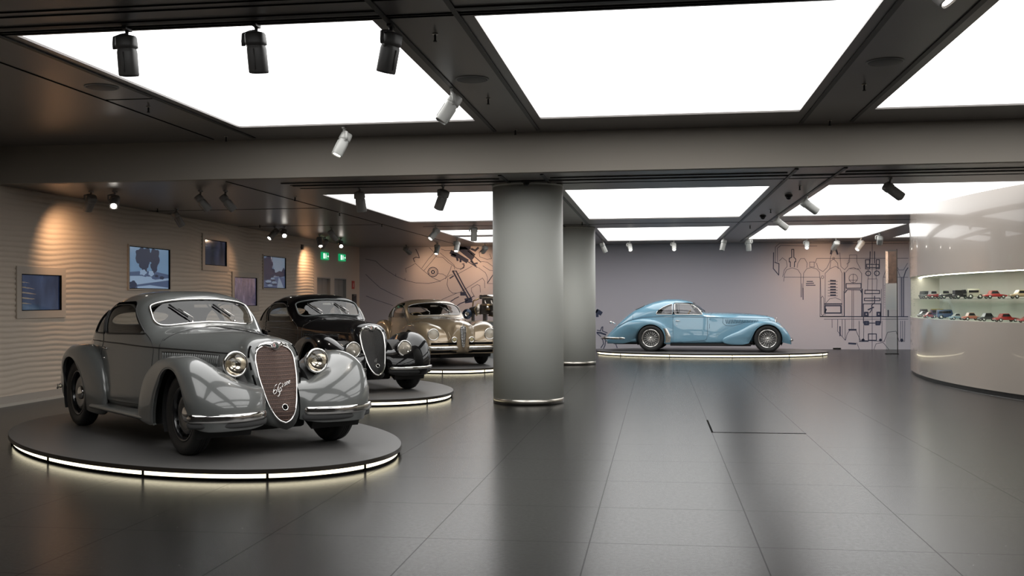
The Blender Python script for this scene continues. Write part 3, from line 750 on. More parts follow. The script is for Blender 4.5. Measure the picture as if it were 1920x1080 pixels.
flatpoly(s5, 'printed_road', mMd, [(-.72, -.37), (.72, -.37), (.72, -.12), (.2, -.10), (-.2, -.16), (-.72, -.2)], .0152)
flatpoly(s5, 'printed_road', mSky, [(.15, -.37), (.6, -.37), (.42, -.2), (.3, -.12), (.26, -.12)], .0154)
blobs(s5, 'printed_cars', mSky, [(-.12, -.15, .13, .022, 9), (-.02, -.24, .16, .03, 10), (-.40, -.22, .18, .03, 11), (-.3, -.31, .16, .025, 12)], .0156)
blobs(s5, 'printed_cars', mDk, [(-.10, -.19, .15, .02, 13), (-.02, -.285, .17, .022, 14), (-.42, -.265, .16, .02, 15)], .0166)

# ---- exit signs, fire sign, wall box
def exit_sign(y, z, lab):
    r = empty('exit_sign', (XL + .012, y, z)); tag(r, lab, 'exit sign', 'green exit signs over the doors')
    MB().box((0, -.26, -.10), (.06, .26, .10)).build('housing', mat('green_sign_body', (.01, .30, .10), .4, emit=(.01, .55, .2), es=.55), r)
    mW = emis('exit_sign_white', (.75, 1.0, .85), 1.3)
    mb = MB()                                    # door leaf, running figure and arrow
    mb.box((.06, -.22, -.07), (.064, -.10, .07))
    mb.box((.06, -.015, .045), (.064, .015, .07)); mb.box((.06, -.03, -.01), (.064, .03, .04))
    mb.add([(.063, -.03, -.01), (.063, -.075, -.07), (.063, -.05, -.07), (.063, 0, -.01)], [(0, 1, 2, 3)], False)
    mb.add([(.063, .0, -.01), (.063, .055, -.07), (.063, .08, -.07), (.063, .03, -.01)], [(0, 1, 2, 3)], False)
    mb.box((.06, .12, -.012), (.064, .19, .012)); mb.add([(.063, .19, -.04), (.063, .235, 0), (.063, .19, .04)], [(0, 1, 2)], False)
    mb.build('pictogram', mW, r)
exit_sign(27.2, 2.68, 'green lit exit sign above the nearer grey door')
exit_sign(28.75, 2.70, 'green lit exit sign above the further grey door')
r = empty('fire_sign', (XL + .012, 29.92, 1.93)); tag(r, 'small red fire extinguisher sign on the wall beside the far door', 'sign')
MB().box((0, -.13, -.12), (.01, .13, .12)).build('plate', mat('fire_red', (.42, .03, .02), .4), r)
MB().lathe([(.03, -.07), (.03, .03), (.012, .045), (.012, .06)], 12, T=Matrix.Translation((.013, 0, 0)) @ Matrix.Diagonal((.12, 1, 1, 1))).build('extinguisher_symbol', mat('sign_white', (.7, .6, .55), .5), r)
r = empty('wall_box', (XL + .012, 29.95, 1.46)); tag(r, 'small dark wall box under the red fire sign', 'wall box')
MB().box((0, -.15, -.19), (.06, .15, .19)).build('case', mat('dark_case', (.05, .045, .045), .4), r)
MB().box((.06, -.10, -.05), (.064, .10, .13)).build('window', mat('dark_case_window', (.015, .012, .015), .15), r)
r = tag(MB().box((XL, 25.35, 2.77), (XL + .05, 25.47, 2.9)).build('wall_sensor', mat('dark_case', (.05, .045, .045), .4)), 'tiny dark sensor box high on the wavy wall left of the exit signs', 'sensor')
r = tag(MB().box((4.98, YB - .012, .008), (5.2, YB - .0005, .04)).build('wall_vent', M_BLACK), 'small black slot at the foot of the back wall right of the pale blue coupe', 'wall vent')

# ================================================================== track spotlights
M_LAMP = mat('silver_grey_lamp_body', (.26, .25, .24), .4, metal=.1)
M_LAMPD = mat('backlit_lamp_body', (.05, .048, .046), .45)  # same silver-grey lamps, their backlit silhouette put into the colour
M_LAMPW = mat('lightened_lamp_body', (.42, .42, .40), .4)  # paler copy of the silver grey, stronger lighting put into the colour
M_LENS_ON = emis('lit_lamp_lens', (1.0, .93, .84), 14.0)
M_LENS_OFF = mat('dark_lamp_lens', (.02, .02, .02), .1)
WARM = (1.0, .60, .33)
NEUT = (1.0, .90, .78)
def make_spot(name, loc, aim, body, lit, side=1, power=0.0, angle=30, col=NEUT, sc=1.0, label='', blend=1.0):
    """loc is the point of the ceiling the lamp hangs from, aim the direction it shines"""
    r = empty('track_spotlight', loc)
    tag(r, label, 'spotlight', 'ceiling track spotlights')
    a = Vector(aim).normalized()
    MB().box((-.016 * sc, -.045 * sc, -.022 * sc), (.016 * sc, .045 * sc, -.0)).build('track_adapter', body, r)
    piv = Vector((0, 0, -.145 * sc))
    # frame of the housing: local -z = aim
    zl = -a
    xl = Vector((0, 0, 1)).cross(zl)
    xl = Vector((1, 0, 0)) if xl.length < .2 else xl.normalized()
    yl = zl.cross(xl)
    T = Matrix((xl, yl, zl)).transposed().to_4x4(); T.translation = piv
    S = Matrix.Scale(sc, 4)
    # C-shaped arm
    e = xl * side * .092 * sc
    pts = [Vector((0, 0, -.02 * sc)), Vector((0, 0, -.05 * sc)), e * .5 + Vector((0, 0, -.058 * sc)), e + Vector((0, 0, -.07 * sc)), e * 1.02 + piv * .8, e * .98 + piv * 1.02]
    MB().tube(pts, .0155 * sc, 8, flat=.8).lathe([(.024 * sc, 0), (.024 * sc, .022 * sc)], 14, T=Matrix.Translation(piv + e * .68) @ xl.to_track_quat('Z', 'Y').to_matrix().to_4x4()).build('bracket', body, r)
    # housing: rounded square body with a collar
    mb = MB()
    def rr(r0, z, p=3.2, k=28):
        o_ = []
        for i in range(k):
            t = 2 * PI * i / k; c, d = math.cos(t), math.sin(t)
            o_.append(Vector((1.2 * r0 * math.copysign(abs(c) ** (2 / p), c), 1.15 * r0 * .92 * math.copysign(abs(d) ** (2 / p), d), z)))
        return o_
    R = [rr(.030, .088), rr(.050, .082), rr(.056, .070), rr(.058, .02), rr(.058, .0), rr(.050, -.004), rr(.049, -.01), rr(.051, -.014), rr(.053, -.03), rr(.053, -.185), rr(.049, -.192), rr(.044, -.192), rr(.043, -.180)]
    mb.grid(R, flip=True, closed_v=True); mb.add(R[0], [tuple(range(28))], False)
    h = mb.build('housing', body, r, T=T @ S)
    for q in (-.059, .059): MB().tube([(.0, q, -.03), (.0, q, -.17)], .004, 6).build('rib', body, h, T=T @ S)
    mb = MB(); mb.lathe([(.001, -.184), (.042, -.184)], 24, cap=False); mb.build('lens', M_LENS_ON if lit else M_LENS_OFF, h, T=T @ S)
    if power > 0:
        ld = bpy.data.lights.new('spot_light', 'SPOT'); ld.energy = power * SPOT; ld.spot_size = math.radians(angle); ld.spot_blend = blend
        ld.color = col; ld.shadow_soft_size = .035
        lo = bpy.data.objects.new('spot_light', ld); COL.objects.link(lo); lo.parent = r
        lo.location = piv + a * .2 * sc; lo.rotation_mode = 'QUATERNION'; lo.rotation_quaternion = a.to_track_quat('-Z', 'Y')
    return r
S_ = []
# (x, y, ceiling, aim, body, lit, side, power, cone, colour, scale, label)
LAMPS = [
 (-4.08, 7.52, ZF, (.02, .12, -1), M_LAMPD, 0, -1, 0, 30, NEUT, 1.12, 'backlit spotlight against the glowing panel, leftmost of the three large ones above the grey coupe'),
 (-3.05, 7.58, ZF, (.05, .14, -1), M_LAMPD, 0, -1, 0, 30, NEUT, 1.12, 'backlit spotlight against the glowing panel, middle of the three large ones above the grey coupe'),
 (-2.03, 7.75, ZF, (-.22, .10, -1), M_LAMPD, 0, -1, 0, 30, NEUT, 1.12, 'backlit spotlight on the rib track, rightmost of the three large ones above the grey coupe'),
 (-2.03, 10.17, ZF, (-.62, -.2, -1), M_LAMPW, 0, -1, 60, 50, NEUT, 1.12, 'pale spotlight at the far right corner of the glowing panel above the grey coupe'),
 (-3.8, 12.25, ZF, (-.42, -.28, -1), M_LAMPW, 1, -1, 90, 50, NEUT, 1.12, 'pale lit spotlight hanging below the far edge of the panel, in front of the beam'),
 (1.66, 6.62, ZF, (.55, -.3, -.85), M_LAMP, 1, 1, 0, 40, NEUT, 1.12, 'lit spotlight cut by the top picture edge at the upper right'),
 (-8.21, 14.10, ZR, (-.6, .5, -.65), M_LAMP, 0, -1, 60, 110, WARM, 1.0, 'grey unlit-looking spotlight behind the beam, furthest left by the wavy wall'),
 (-7.87, 14.16, ZR, (.42, -1, -.62), M_LAMP, 1, 1, 0, 40, NEUT, 1.0, 'bright spotlight facing the camera, beside the furthest left grey one'),
 (-8.30, 17.0, ZR, (.35, .3, -.75), M_LAMP, 1, -1, 0, 60, WARM, 1.0, 'small lit spotlight near the wavy wall above the square tree picture'),
 (-6.62, 14.32, ZR, (.55, .3, -.75), M_LAMP, 0, -1, 30, 60, NEUT, 1.0, 'grey spotlight tilted right behind the beam, left one of the close pair'),
 (-6.26, 14.38, ZR, (.6, .25, -.8), M_LAMP, 0, -1, 90, 60, NEUT, 1.0, 'grey spotlight tilted right behind the beam, right one of the close pair'),
 (-8.20, 21.4, ZR, (-.5, -.70, -.80), M_LAMP, 1, -1, 20, 100, WARM, 1.0, 'lit spotlight by the wavy wall above the road picture, left of the close pair'),
 (-7.98, 21.4, ZR, (.38, -1, -.5), M_LAMP, 1, 1, 0, 50, NEUT, 1.0, 'bright spotlight by the wavy wall above the road picture, right of the close pair'),
 (-8.20, 24.4, ZR, (.35, -.55, -.8), M_LAMP, 1, -1, 60, 56, WARM, 1.0, 'lit spotlight at upper left of the cluster near the exit signs'),
 (-7.11, 21.98, ZR, (.5, .3, -.8), M_LAMP, 0, -1, 60, 60, NEUT, 1.0, 'grey unlit spotlight tilted right, topmost of the cluster near the exit signs'),
 (-8.36, 25.3, ZR, (-.67, .45, -.75), M_LAMP, 1, 1, 75, 105, WARM, 1.0, 'lit spotlight in the middle of the cluster near the exit signs'),
 (-8.10, 25.8, ZR, (.38, -1, -.5), M_LAMP, 1, 1, 0, 50, NEUT, 1.0, 'bright round spotlight, rightmost of the cluster near the exit signs'),
 (-4.23, 14.39, ZR, (.1, .2, -1), M_LAMP, 0, -1, 50, 70, NEUT, 1.05, 'dark spotlight just behind the beam, left of the two before the glowing panel'),
 (-3.00, 14.34, ZR, (-.45, .3, -1), M_LAMP, 0, -1, 80, 60, NEUT, 1.05, 'dark spotlight just behind the beam, right of the two and nearest the big column'),
 (-4.75, 21.9, ZR, (-.55, -.5, -.8), M_LAMPW, 1, 1, 80, 55, NEUT, 1.05, 'white-looking lit spotlight aimed left, hanging before the far panels above the gold coupe'),
 (-3.89, 21.83, ZR, (-.1, .35, -1), M_LAMPW, 0, -1, 70, 60, NEUT, 1.05, 'white-looking unlit spotlight hanging before the far panels, left of the big column'),
 (-6.15, 28.6, ZR, (-.1, -.35, -.8), M_LAMPW, 1, 1, 60, 60, WARM, 1.0, 'lit spotlight in front of the left mural, left of the pair above the gold coupe'),
 (-5.27, 27.0, ZR, (-.05, -.45, -.8), M_LAMPW, 1, 1, 0, 60, WARM, 1.05, 'bright spotlight in front of the left mural, right of the pair above the gold coupe'),
 (-7.25, 29.4, ZR, (.5, .75, -.6), M_LAMP, 0, 1, 45, 120, WARM, 1.0, 'dull green-grey spotlight near the left edge of the left mural'),
 (-4.9, 29.3, ZR, (-.55, .8, -.55), M_LAMPW, 0, -1, 85, 120, WARM, 1.0, 'pale unlit spotlight in front of the left mural beside the big column'),
 (-1.47, 28.3, ZR, (.45, .1, -1), M_LAMPW, 0, 1, 70, 60, NEUT, 1.05, 'white-looking spotlight next to the second column, tilted toward the pale blue coupe'),
 (-0.75, 28.95, ZR, (.1, -.6, -.5), M_LAMPW, 1, 1, 0, 60, NEUT, .95, 'bright spotlight before the back wall above the tail of the pale blue coupe'),
 (0.47, 28.95, ZR, (.0, -.6, -.5), M_LAMPW, 1, 1, 0, 60, NEUT, .95, 'bright spotlight before the back wall above the roof of the pale blue coupe'),
 (1.74, 27.66, ZR, (-.25, -.1, -1), M_LAMPW, 0, 1, 120, 55, NEUT, 1.05, 'white-looking spotlight on the right rib track, left of the close far pair'),
 (2.40, 27.9, ZR, (.05, .2, -1), M_LAMPW, 0, 1, 120, 60, NEUT, 1.05, 'white-looking spotlight on the right rib track, right of the close far pair'),
 (2.49, 28.95, ZR, (-.1, -.6, -.5), M_LAMPW, 1, 1, 0, 60, NEUT, .95, 'bright spotlight before the back wall above the nose of the pale blue coupe'),
 (2.33, 20.4, ZR, (.75, .2, -.55), M_LAMPW, 0, -1, 40, 60, NEUT, 1.05, 'white-looking spotlight on the right rib track pointing right, further of two'),
 (2.33, 16.62, ZR, (.85, .25, -.6), M_LAMPW, 0, -1, 40, 60, NEUT, 1.05, 'white-looking spotlight on the right rib track pointing right, nearer of two'),
 (3.12, 14.47, ZR, (.8, .3, -.55), M_LAMP, 0, -1, 30, 60, NEUT, 1.05, 'dark spotlight against the glowing panel left of the curved wall'),
 (4.05, 28.95, ZR, (-.1, -.6, -.5), M_LAMPW, 1, 1, 0, 60, WARM, .95, 'bright spotlight facing the camera before the left part of the engine mural'),
 (4.80, 28.9, ZR, (-.2, .9, -.6), M_LAMPW, 0, 1, 60, 115, WARM, 1.1, 'white-looking unlit spotlight pointing straight down before the engine mural'),
 (5.44, 28.8, ZR, (-.55, -.35, -.75), M_LAMPW, 1, 1, 60, 60, WARM, 1.1, 'white-looking lit spotlight tilted left before the engine mural'),
 (5.50, 26.7, ZR, (.15, 1, -.45), M_LAMPW, 0, -1, 80, 100, WARM, 1.1, 'white-looking spotlight nearest the glass information panel, pointing down'),
]
for L_ in LAMPS:
    x, y, z, aim, body, lit, side, pw, ang, colr, sc_, lab = L_
    make_spot('track_spotlight', (x, y, z), aim, body, lit, side, pw, ang, colr, sc_, lab)

# ================================================================== cars
def pchip(xs, ys, x):
    n = len(xs)
    if x <= xs[0]: return ys[0]
    if x >= xs[-1]: return ys[-1]
    d = [(ys[i+1] - ys[i]) / (xs[i+1] - xs[i]) for i in range(n - 1)]
    def slope(i):
        if i == 0: return d[0]
        if i == n - 1: return d[-1]
        if d[i-1] * d[i] <= 0: return 0.0
        h0, h1 = xs[i] - xs[i-1], xs[i+1] - xs[i]
        w1, w2 = 2 * h1 + h0, h1 + 2 * h0
        return (w1 + w2) / (w1 / d[i-1] + w2 / d[i])
    k = 0
    while k < n - 2 and x > xs[k+1]: k += 1
    h = xs[k+1] - xs[k]; t = (x - xs[k]) / h
    m0, m1 = slope(k), slope(k + 1)
    return (ys[k] * (1 + 2*t) * (1-t)**2 + h * m0 * t * (1-t)**2 + ys[k+1] * t*t * (3 - 2*t) + h * m1 * t*t * (t - 1))
def curve(tab, x):
    """tab: list of (x, value...) sorted by x -> interpolated tuple"""
    xs = [r[0] for r in tab]
    return [pchip(xs, [r[k] for r in tab], x) for k in range(1, len(tab[0]))]

NB, NS, NU = 5, 13, 38      # bottom, side and upper points of a half section
def half_section(zb, wb, zs, ws, zbelt, wbelt, ztop, n, bulge=.012):
    P = []
    for i in range(NB):
        t = i / NB
        P.append((wb * t, zb))
    for i in range(NS):
        t = i / NS
        # from (wb, zb) round the sill to (ws, zs), then up to the belt
        if t < .3:
            u = t / .3
            y = wb + (ws - wb) * math.sin(u * PI / 2); z = zb + (zs - zb) * (1 - math.cos(u * PI / 2))
        else:
            u = (t - .3) / .7
            y = ws + (wbelt - ws) * u + bulge * math.sin(PI * u); z = zs + (zbelt - zs) * u
        P.append((y, z))
    for i in range(NU + 1):
        a = (PI / 2) * (i / NU)
        c, s_ = math.cos(a), math.sin(a)
        P.append((wbelt * (max(c, 0) ** (2 / n)), zbelt + (ztop - zbelt) * (max(s_, 0) ** (2 / n))))
    return P
def shield_outline(z0, z1, prof, notch=.0):
    """prof: (fraction of the height, half width) from the bottom point to the top"""
    N_ = NB + NS + NU
    fine = []
    for i in range(401):
        t = i / 400
        tt = (1 - math.cos(PI * t)) / 2
        w_ = curve(prof, tt)[0]
        fine.append((w_, z0 + (z1 - z0) * tt))
    ds = [0]
    for a, c in zip(fine, fine[1:]): ds.append(ds[-1] + math.hypot(c[0]-a[0], c[1]-a[1]))
    out = []
    for k in range(N_ + 1):
        s_ = ds[-1] * (k / N_)
        j = min(range(len(ds)), key=lambda q: abs(ds[q] - s_))
        out.append(fine[j])
    return out

def pip(p, poly):
    x, y = p; c = False; j = len(poly) - 1
    for i in range(len(poly)):
        xi, yi = poly[i]; xj, yj = poly[j]
        if (yi > y) != (yj > y) and x < (xj - xi) * (y - yi) / (yj - yi) + xi: c = not c
        j = i
    return c
def near_on(p, poly):
    best = None
    for i in range(len(poly)):
        a, b = poly[i - 1], poly[i]
        dx, dy = b[0] - a[0], b[1] - a[1]; L2 = dx*dx + dy*dy
        t = 0 if L2 == 0 else max(0, min(1, ((p[0]-a[0])*dx + (p[1]-a[1])*dy) / L2))
        q = (a[0] + t*dx, a[1] + t*dy); d = (q[0]-p[0])**2 + (q[1]-p[1])**2
        if best is None or d < best[0]: best = (d, q)
    return best[1]
def round_poly(pts, r=.06, k=6):
    out = []; n = len(pts)
    for i in range(n):
        rr = r[i] if isinstance(r, (list, tuple)) else r
        p0, p1, p2 = Vector(pts[i-1]), Vector(pts[i]), Vector(pts[(i+1) % n])
        a = (p0 - p1); b = (p2 - p1)
        ra = min(rr, a.length * .48, b.length * .48)
        A, B = p1 + a.normalized() * ra, p1 + b.normalized() * ra
        for j in range(k + 1):
            t = j / k
            q = A * (1-t)**2 + p1 * 2*t*(1-t) + B * t*t
            out.append((q.x, q.y))
    # densify
    o2 = []
    for i in range(len(out)):
        a, b = Vector(out[i]), Vector(out[(i+1) % len(out)])
        s_ = max(1, int((b - a).length / .035))
        for j in range(s_):
            q = a.lerp(b, j / s_); o2.append((q.x, q.y))
    return o2

class Hull:
    def __init__(s, stations, nx=150, front=None):
        """stations: (x, tilt, zb, wb, zs, ws, zbelt, wbelt, ztop, n) with x falling from nose to tail"""
        st = sorted(stations, key=lambda r: r[0])
        secs = []
        for r in st:
            if len(r) == 3: secs.append((r[0], r[1], r[2]))        # (x, tilt, outline)
            else: secs.append((r[0], r[1], half_section(*r[2:])))
        xs = [q[0] for q in secs]; K = len(secs[0][2])
        s.rows = []
        x0, x1 = xs[0], xs[-1]
        for i in range(nx + 1):
            x = lerp(x0, x1, i / nx)
            tl = pchip(xs, [q[1] for q in secs], x)
            row = []
            for k in range(K):
                y = pchip(xs, [q[2][k][0] for q in secs], x); z = pchip(xs, [q[2][k][1] for q in secs], x)
                row.append(Vector((x - tl * (z - .6), y, z)))
            s.rows.append(row)
        # full ring: right side (y<0) bottom->top then left side top->bottom
        s.v = []; s.f = []
        R = 2 * K - 2
        for row in s.rows:
            ring = [Vector((p.x, -p.y, p.z)) for p in row] + [p.copy() for p in reversed(row[1:-1])]
            s.v += ring
        for i in range(nx):
            for j in range(R):
                a, b = i * R + j, i * R + (j + 1) % R
                s.f.append((a, b, b + R, a + R))
        s.f.append(tuple(range(R))[::-1]); s.f.append(tuple(nx * R + j for j in range(R)))
        s.lab = ['body'] * len(s.f)
        s.norm()
        # outward?
        s.bvh()
    def norm(s):
        N_ = [Vector((0, 0, 0)) for _ in s.v]
        for f in s.f:
            if len(f) > 4: continue
            a = s.v[f[2]] - s.v[f[0]]; b = s.v[f[3]] - s.v[f[1]]
            n = a.cross(b)
            for i in f: N_[i] += n
        s.n = [q.normalized() if q.length > 1e-12 else Vector((0, 0, 1)) for q in N_]
        # orient outward by checking a roof vertex
        k = max(range(len(s.v)), key=lambda i: s.v[i].z)
        if s.n[k].z < 0:
            s.f = [f[::-1] for f in s.f]; s.n = [-q for q in s.n]
    def bvh(s):
        s.tree = BVHTree.FromPolygons([tuple(p) for p in s.v], s.f)
    def side(s, x, z, sgn):
        h = s.tree.ray_cast(Vector((x, 3 * sgn, z)), Vector((0, -sgn, 0)))
        return h[0], h[1]
    def front(s, y, z, x0, d=-1):
        h = s.tree.ray_cast(Vector((x0, y, z)), Vector((d, 0, 0)))
        return h[0], h[1]
    def top(s, x, y):
        h = s.tree.ray_cast(Vector((x, y, 3)), Vector((0, 0, -1)))
        return h[0], h[1]
    def cut(s, name, kind, poly, sgn=0, test=None, only=('body',)):
        """label the faces inside the outline and move the rim vertices onto it"""
        def pr(p): return (p.x, p.z) if kind == 'side' else ((p.y, p.z) if kind == 'front' else (p.x, p.y))
        inside = set()
        for i, f in enumerate(s.f):
            if len(f) > 4 or s.lab[i] not in only: continue
            c = sum((s.v[k] for k in f), Vector()) / 4
            if kind == 'side' and c.y * sgn <= 0: continue
            if test and not test(c): continue
            if pip(pr(c), poly): inside.add(i)
        vin = {}; vout = set()
        for i, f in enumerate(s.f):
            if i in inside:
                for k in f: vin[k] = 1
        for i, f in enumerate(s.f):
            if i not in inside:
                for k in f:
                    if k in vin: vout.add(k)
        for k in vout:
            p = s.v[k]; q = near_on(pr(p), poly); n = s.n[k]
            if kind == 'side':
                dx, dz = q[0] - p.x, q[1] - p.z
                if abs(dx) + abs(dz) > .06 or abs(n.y) < .15: continue
                s.v[k] = Vector((q[0], p.y - (n.x * dx + n.z * dz) / n.y, q[1]))
            elif kind == 'front':
                dy, dz = q[0] - p.y, q[1] - p.z
                if abs(dy) + abs(dz) > .06 or abs(n.x) < .12: continue
                s.v[k] = Vector((p.x - (n.y * dy + n.z * dz) / n.x, q[0], q[1]))
            else:
                dx, dy = q[0] - p.x, q[1] - p.y
                if abs(dx) + abs(dy) > .06 or abs(n.z) < .15: continue
                s.v[k] = Vector((q[0], q[1], p.z - (n.x * dx + n.y * dy) / n.z))
        for i in inside: s.lab[i] = name
    def emit(s, lab, name, material, parent, shrink=0.0):
        idx = {}; v = []; f = []; nn = []
        for i, q in enumerate(s.f):
            if s.lab[i] != lab: continue
            g = []
            for k in q:
                if k not in idx:
                    idx[k] = len(v); v.append(tuple(s.v[k] - s.n[k] * shrink)); nn.append(s.n[k])
                g.append(idx[k])
            f.append(tuple(g))
        if not f: return None
        me = bpy.data.meshes.new(name); me.from_pydata(v, [], f); me.update()
        me.polygons.foreach_set('use_smooth', [True] * len(f))
        me.normals_split_custom_set_from_vertices([tuple(q) for q in nn])
        me.materials.append(material)
        o = bpy.data.objects.new(name, me); COL.objects.link(o); o.parent = parent
        return o
    def outline(s, kind, poly, sgn=0, x0=0, off=.0, d=-1):
        out = []
        for a, b in poly:
            if kind == 'side': h, n = s.side(a, b, sgn)
            elif kind == 'front': h, n = s.front(a, b, x0, d)
            else: h, n = s.top(a, b)
            if h is None: continue
            if n.dot(Vector((0, sgn, 0)) if kind == 'side' else Vector((-d, 0, 0)) if kind == 'front' else Vector((0, 0, 1))) < 0: n = -n
            out.append(h + n * off)
        return out

def fender(P, sgn, mir=1):
    """P: dict xc, zc, tab [(angle, R_crown, r_lip, r_inner)], yo, ym, yi; mir=-1 for the rear wheel (angles run the other way)"""
    a0, a1 = P['tab'][0][0], P['tab'][-1][0]
    na = P.get('na', 90); no, ni = 16, 14
    G = []
    for i in range(na + 1):
        a = lerp(a0, a1, i / na)
        q_ = curve(P['tab'], a); R, rl, ri, yo, ym, yi = q_[:6]; ip_ = q_[6] if len(q_) > 6 else P.get('ip', 1.0)
        n = P.get('n', 2.4)
        row = []
        row.append((yo - .035, rl + .0)); row.append((yo - .006, rl - .004))
        for k in range(no + 1):
            t = (PI / 2) * k / no
            row.append((ym + (yo - ym) * math.cos(t) ** (2 / n), rl + (R - rl) * math.sin(t) ** (2 / n)))
        for k in range(1, ni + 1):
            t = k / ni
            row.append((ym + (yi - ym) * t, ri + (R - ri) * (.5 + .5 * math.cos(PI * t)) ** ip_))
        an = math.radians(a)
        G.append([Vector((P['xc'] + mir * r * math.cos(an), sgn * y, P['zc'] + r * math.sin(an))) for y, r in row])
    for row in G:
        for p in row:
            if p.z < P.get('zmin', .18): p.z = P.get('zmin', .18) + (p.z - P.get('zmin', .18)) * P.get('squash', .15)
    mb = MB().grid(G, flip=(sgn * mir > 0))
    return mb, G
def wheel_well(xc, zc, r, y_out, y_in, sgn, parent, m_):
    P = []
    for i in range(33):
        a = math.radians(lerp(-28, 208, i / 32))
        P.append([Vector((xc + r * math.cos(a), sgn * y, zc + r * math.sin(a))) for y in (y_out, y_in)])
    mb = MB().grid(P)
    c = [(xc, sgn * y_in, zc)] + [p[1] for p in P]
    mb.add(c, [(0, i, i + 1) for i in range(1, 33)], False)
    return mb.build('wheel_well', m_, parent)

M_TYRE = mat('black_tyre_rubber', (.012, .012, .012), .55, bump=.05, bscale=200)
M_CHROME = mat('car_chrome', (.80, .79, .77), .07, metal=1.0)
M_DARKIN = mat('dark_interior', (.025, .022, .02), .8)
M_SEAT = mat('grey_seat_cloth', (.11, .10, .09), .85)
M_UNDER = mat('black_underbody', (.008, .008, .008), .7)
M_RUBB = mat('black_rubber_trim', (.012, .012, .012), .4)
M_CGLASS = glass('car_window_glass', (.84, .86, .85), 1.2)
M_REFLECT = mat('lamp_reflector', (.80, .76, .70), .12, metal=1.0)
M_LGLASS = glass('lamp_lens_glass', (.92, .90, .85), 1.0, .02)

M_FROST = mat('ribbed_lamp_glass', (.62, .58, .50), .22, alpha=.42)
M_FROSTY = mat('yellow_fog_lamp_glass', (.50, .42, .22), .22, alpha=.55)
def add_wheel(car, x, z, sgn, ytr, R, w_, rim_m, disc_m, wire=False, cap_m=None, name='tyre', steer=0.0):
    T = Matrix.Translation((x, sgn * ytr, z)) @ Matrix.Rotation(steer, 4, 'Z') @ Matrix.Diagonal((1, sgn, 1, 1))
    h = w_ / 2; ri = R * .665
    pr = [(ri, -h * .72), (R * .80, -h), (R * .93, -h * .95), (R * .985, -h * .72), (R, -h * .4)]
    # tread grooves
    for q in (-.25, 0, .25): pr += [(R, h * (q - .09)), (R - .008, h * (q - .07)), (R - .008, h * (q + .0)), (R, h * (q + .02))]
    pr += [(R, h * .4), (R * .985, h * .72), (R * .93, h * .95), (R * .80, h), (ri, h * .72)]
    t = MB().lathe(pr, 48, 'y', T=T, cap=False).build(name, M_TYRE, car)
    rim = MB().lathe([(ri + .004, h * .70), (ri + .006, h * .80), (ri - .012, h * .80), (ri - .022, h * .55), (ri - .03, h * .2), (ri - .03, -h * .5), (ri + .004, -h * .7)], 48, 'y', T=T, cap=False)
    rim.build('rim', rim_m, t)
    if wire:
        mb = MB()
        for k in range(36):
            a = 2 * PI * k / 36; b_ = a + (.55 if k % 2 else -.55)
            hy = h * .62 if k % 4 < 2 else h * .1
            mb.tube([(.045 * math.cos(b_), hy, .045 * math.sin(b_)), ((ri - .02) * math.cos(a), h * .15, (ri - .02) * math.sin(a))], .0028, 5)
        mb.build('spokes', M_CHROME, t, T=T)
        MB().lathe([(ri - .03, -h * .45), (.03, -h * .5)], 32, 'y', T=T, cap=False).build('brake_drum', mat('brake_drum_grey', (.10, .10, .10), .5, metal=.6), t)
        MB().lathe([(.055, h * .1), (.048, h * .62), (.03, h * .72), (.028, h * .95), (.018, h * 1.0), (.002, h * 1.02)], 20, 'y', T=T, cap=False).build('hub_cap', M_CHROME, t)
    else:
        MB().lathe([(ri - .026, h * .15), (ri * .75, h * .42), (ri * .62, h * .5), (ri * .45, h * .38), (.002, h * .40)], 48, 'y', T=T, cap=False).build('wheel_disc', disc_m, t)
        mb = MB()
        for k in range(14):
            a = 2 * PI * k / 14
            mb.lathe([(.014, 0), (.014, .006)], 10, 'y', T=T @ Matrix.Translation((ri * .8 * math.cos(a), h * .40, ri * .8 * math.sin(a))))
        mb.build('disc_holes', M_BLACK, t)
        MB().lathe([(.075, h * .40), (.072, h * .5), (.05, h * .68), (.02, h * .76), (.002, h * .77)], 24, 'y', T=T, cap=False).build('hub_cap', cap_m or M_CHROME, t)
    return t

def headlamp(car, x, y, z, r, depth, shell_m, stand=True, zbase=.6, name='headlamp', yawd=0, pitch=0, ring=True, dome=.35, lens_m=None):
    T = Matrix.Translation((x, y, z)) @ Matrix.Rotation(math.radians(yawd), 4, 'Z') @ Matrix.Rotation(math.radians(pitch), 4, 'Y')
    pr = [(.003, -depth), (r * .35, -depth * .93), (r * .65, -depth * .75), (r * .88, -depth * .42), (r * .97, -depth * .1), (r, 0)]
    h = MB().lathe(pr, 32, 'x', T=T, cap=False).build(name, shell_m, car)
    if ring: MB().lathe([(r, -.018), (r + .007, -.012), (r + .008, .004), (r + .001, .014), (r - .012, .012), (r - .014, 0)], 40, 'x', T=T, cap=False).build('lamp_ring', M_CHROME, h)
    MB().lathe([(r - .012, .0), (r * .75, -r * .35), (r * .4, -r * .62), (r * .12, -r * .72), (.002, -r * .72)], 32, 'x', T=T, cap=False).build('reflector', M_REFLECT, h)
    MB().lathe([(.012, -r * .7), (.016, -r * .3), (.010, -r * .2), (.002, -r * .18)], 12, 'x', T=T, cap=False).build('bulb', mat('bulb_glass', (.7, .65, .55), .1), h)
    MB().lathe([(r - .010, .002), (r * .8, r * dome * .28), (r * .5, r * dome * .68), (r * .2, r * dome * .95), (.002, r * dome)], 32, 'x', T=T, cap=False).build('lens', lens_m or M_LGLASS, h)
    if stand:
        MB().tube([(x - depth * .45, y, z - r * .7), (x - depth * .45, y, zbase)], [.022, .03], 12).build('lamp_stand', shell_m, h)
        MB().tube([(x - .02, y, z - r), (x + .0, y, z - r - .03), (x + .01, y, z - r - .045)], .008, 8).build('clip', M_CHROME, h)
    return h

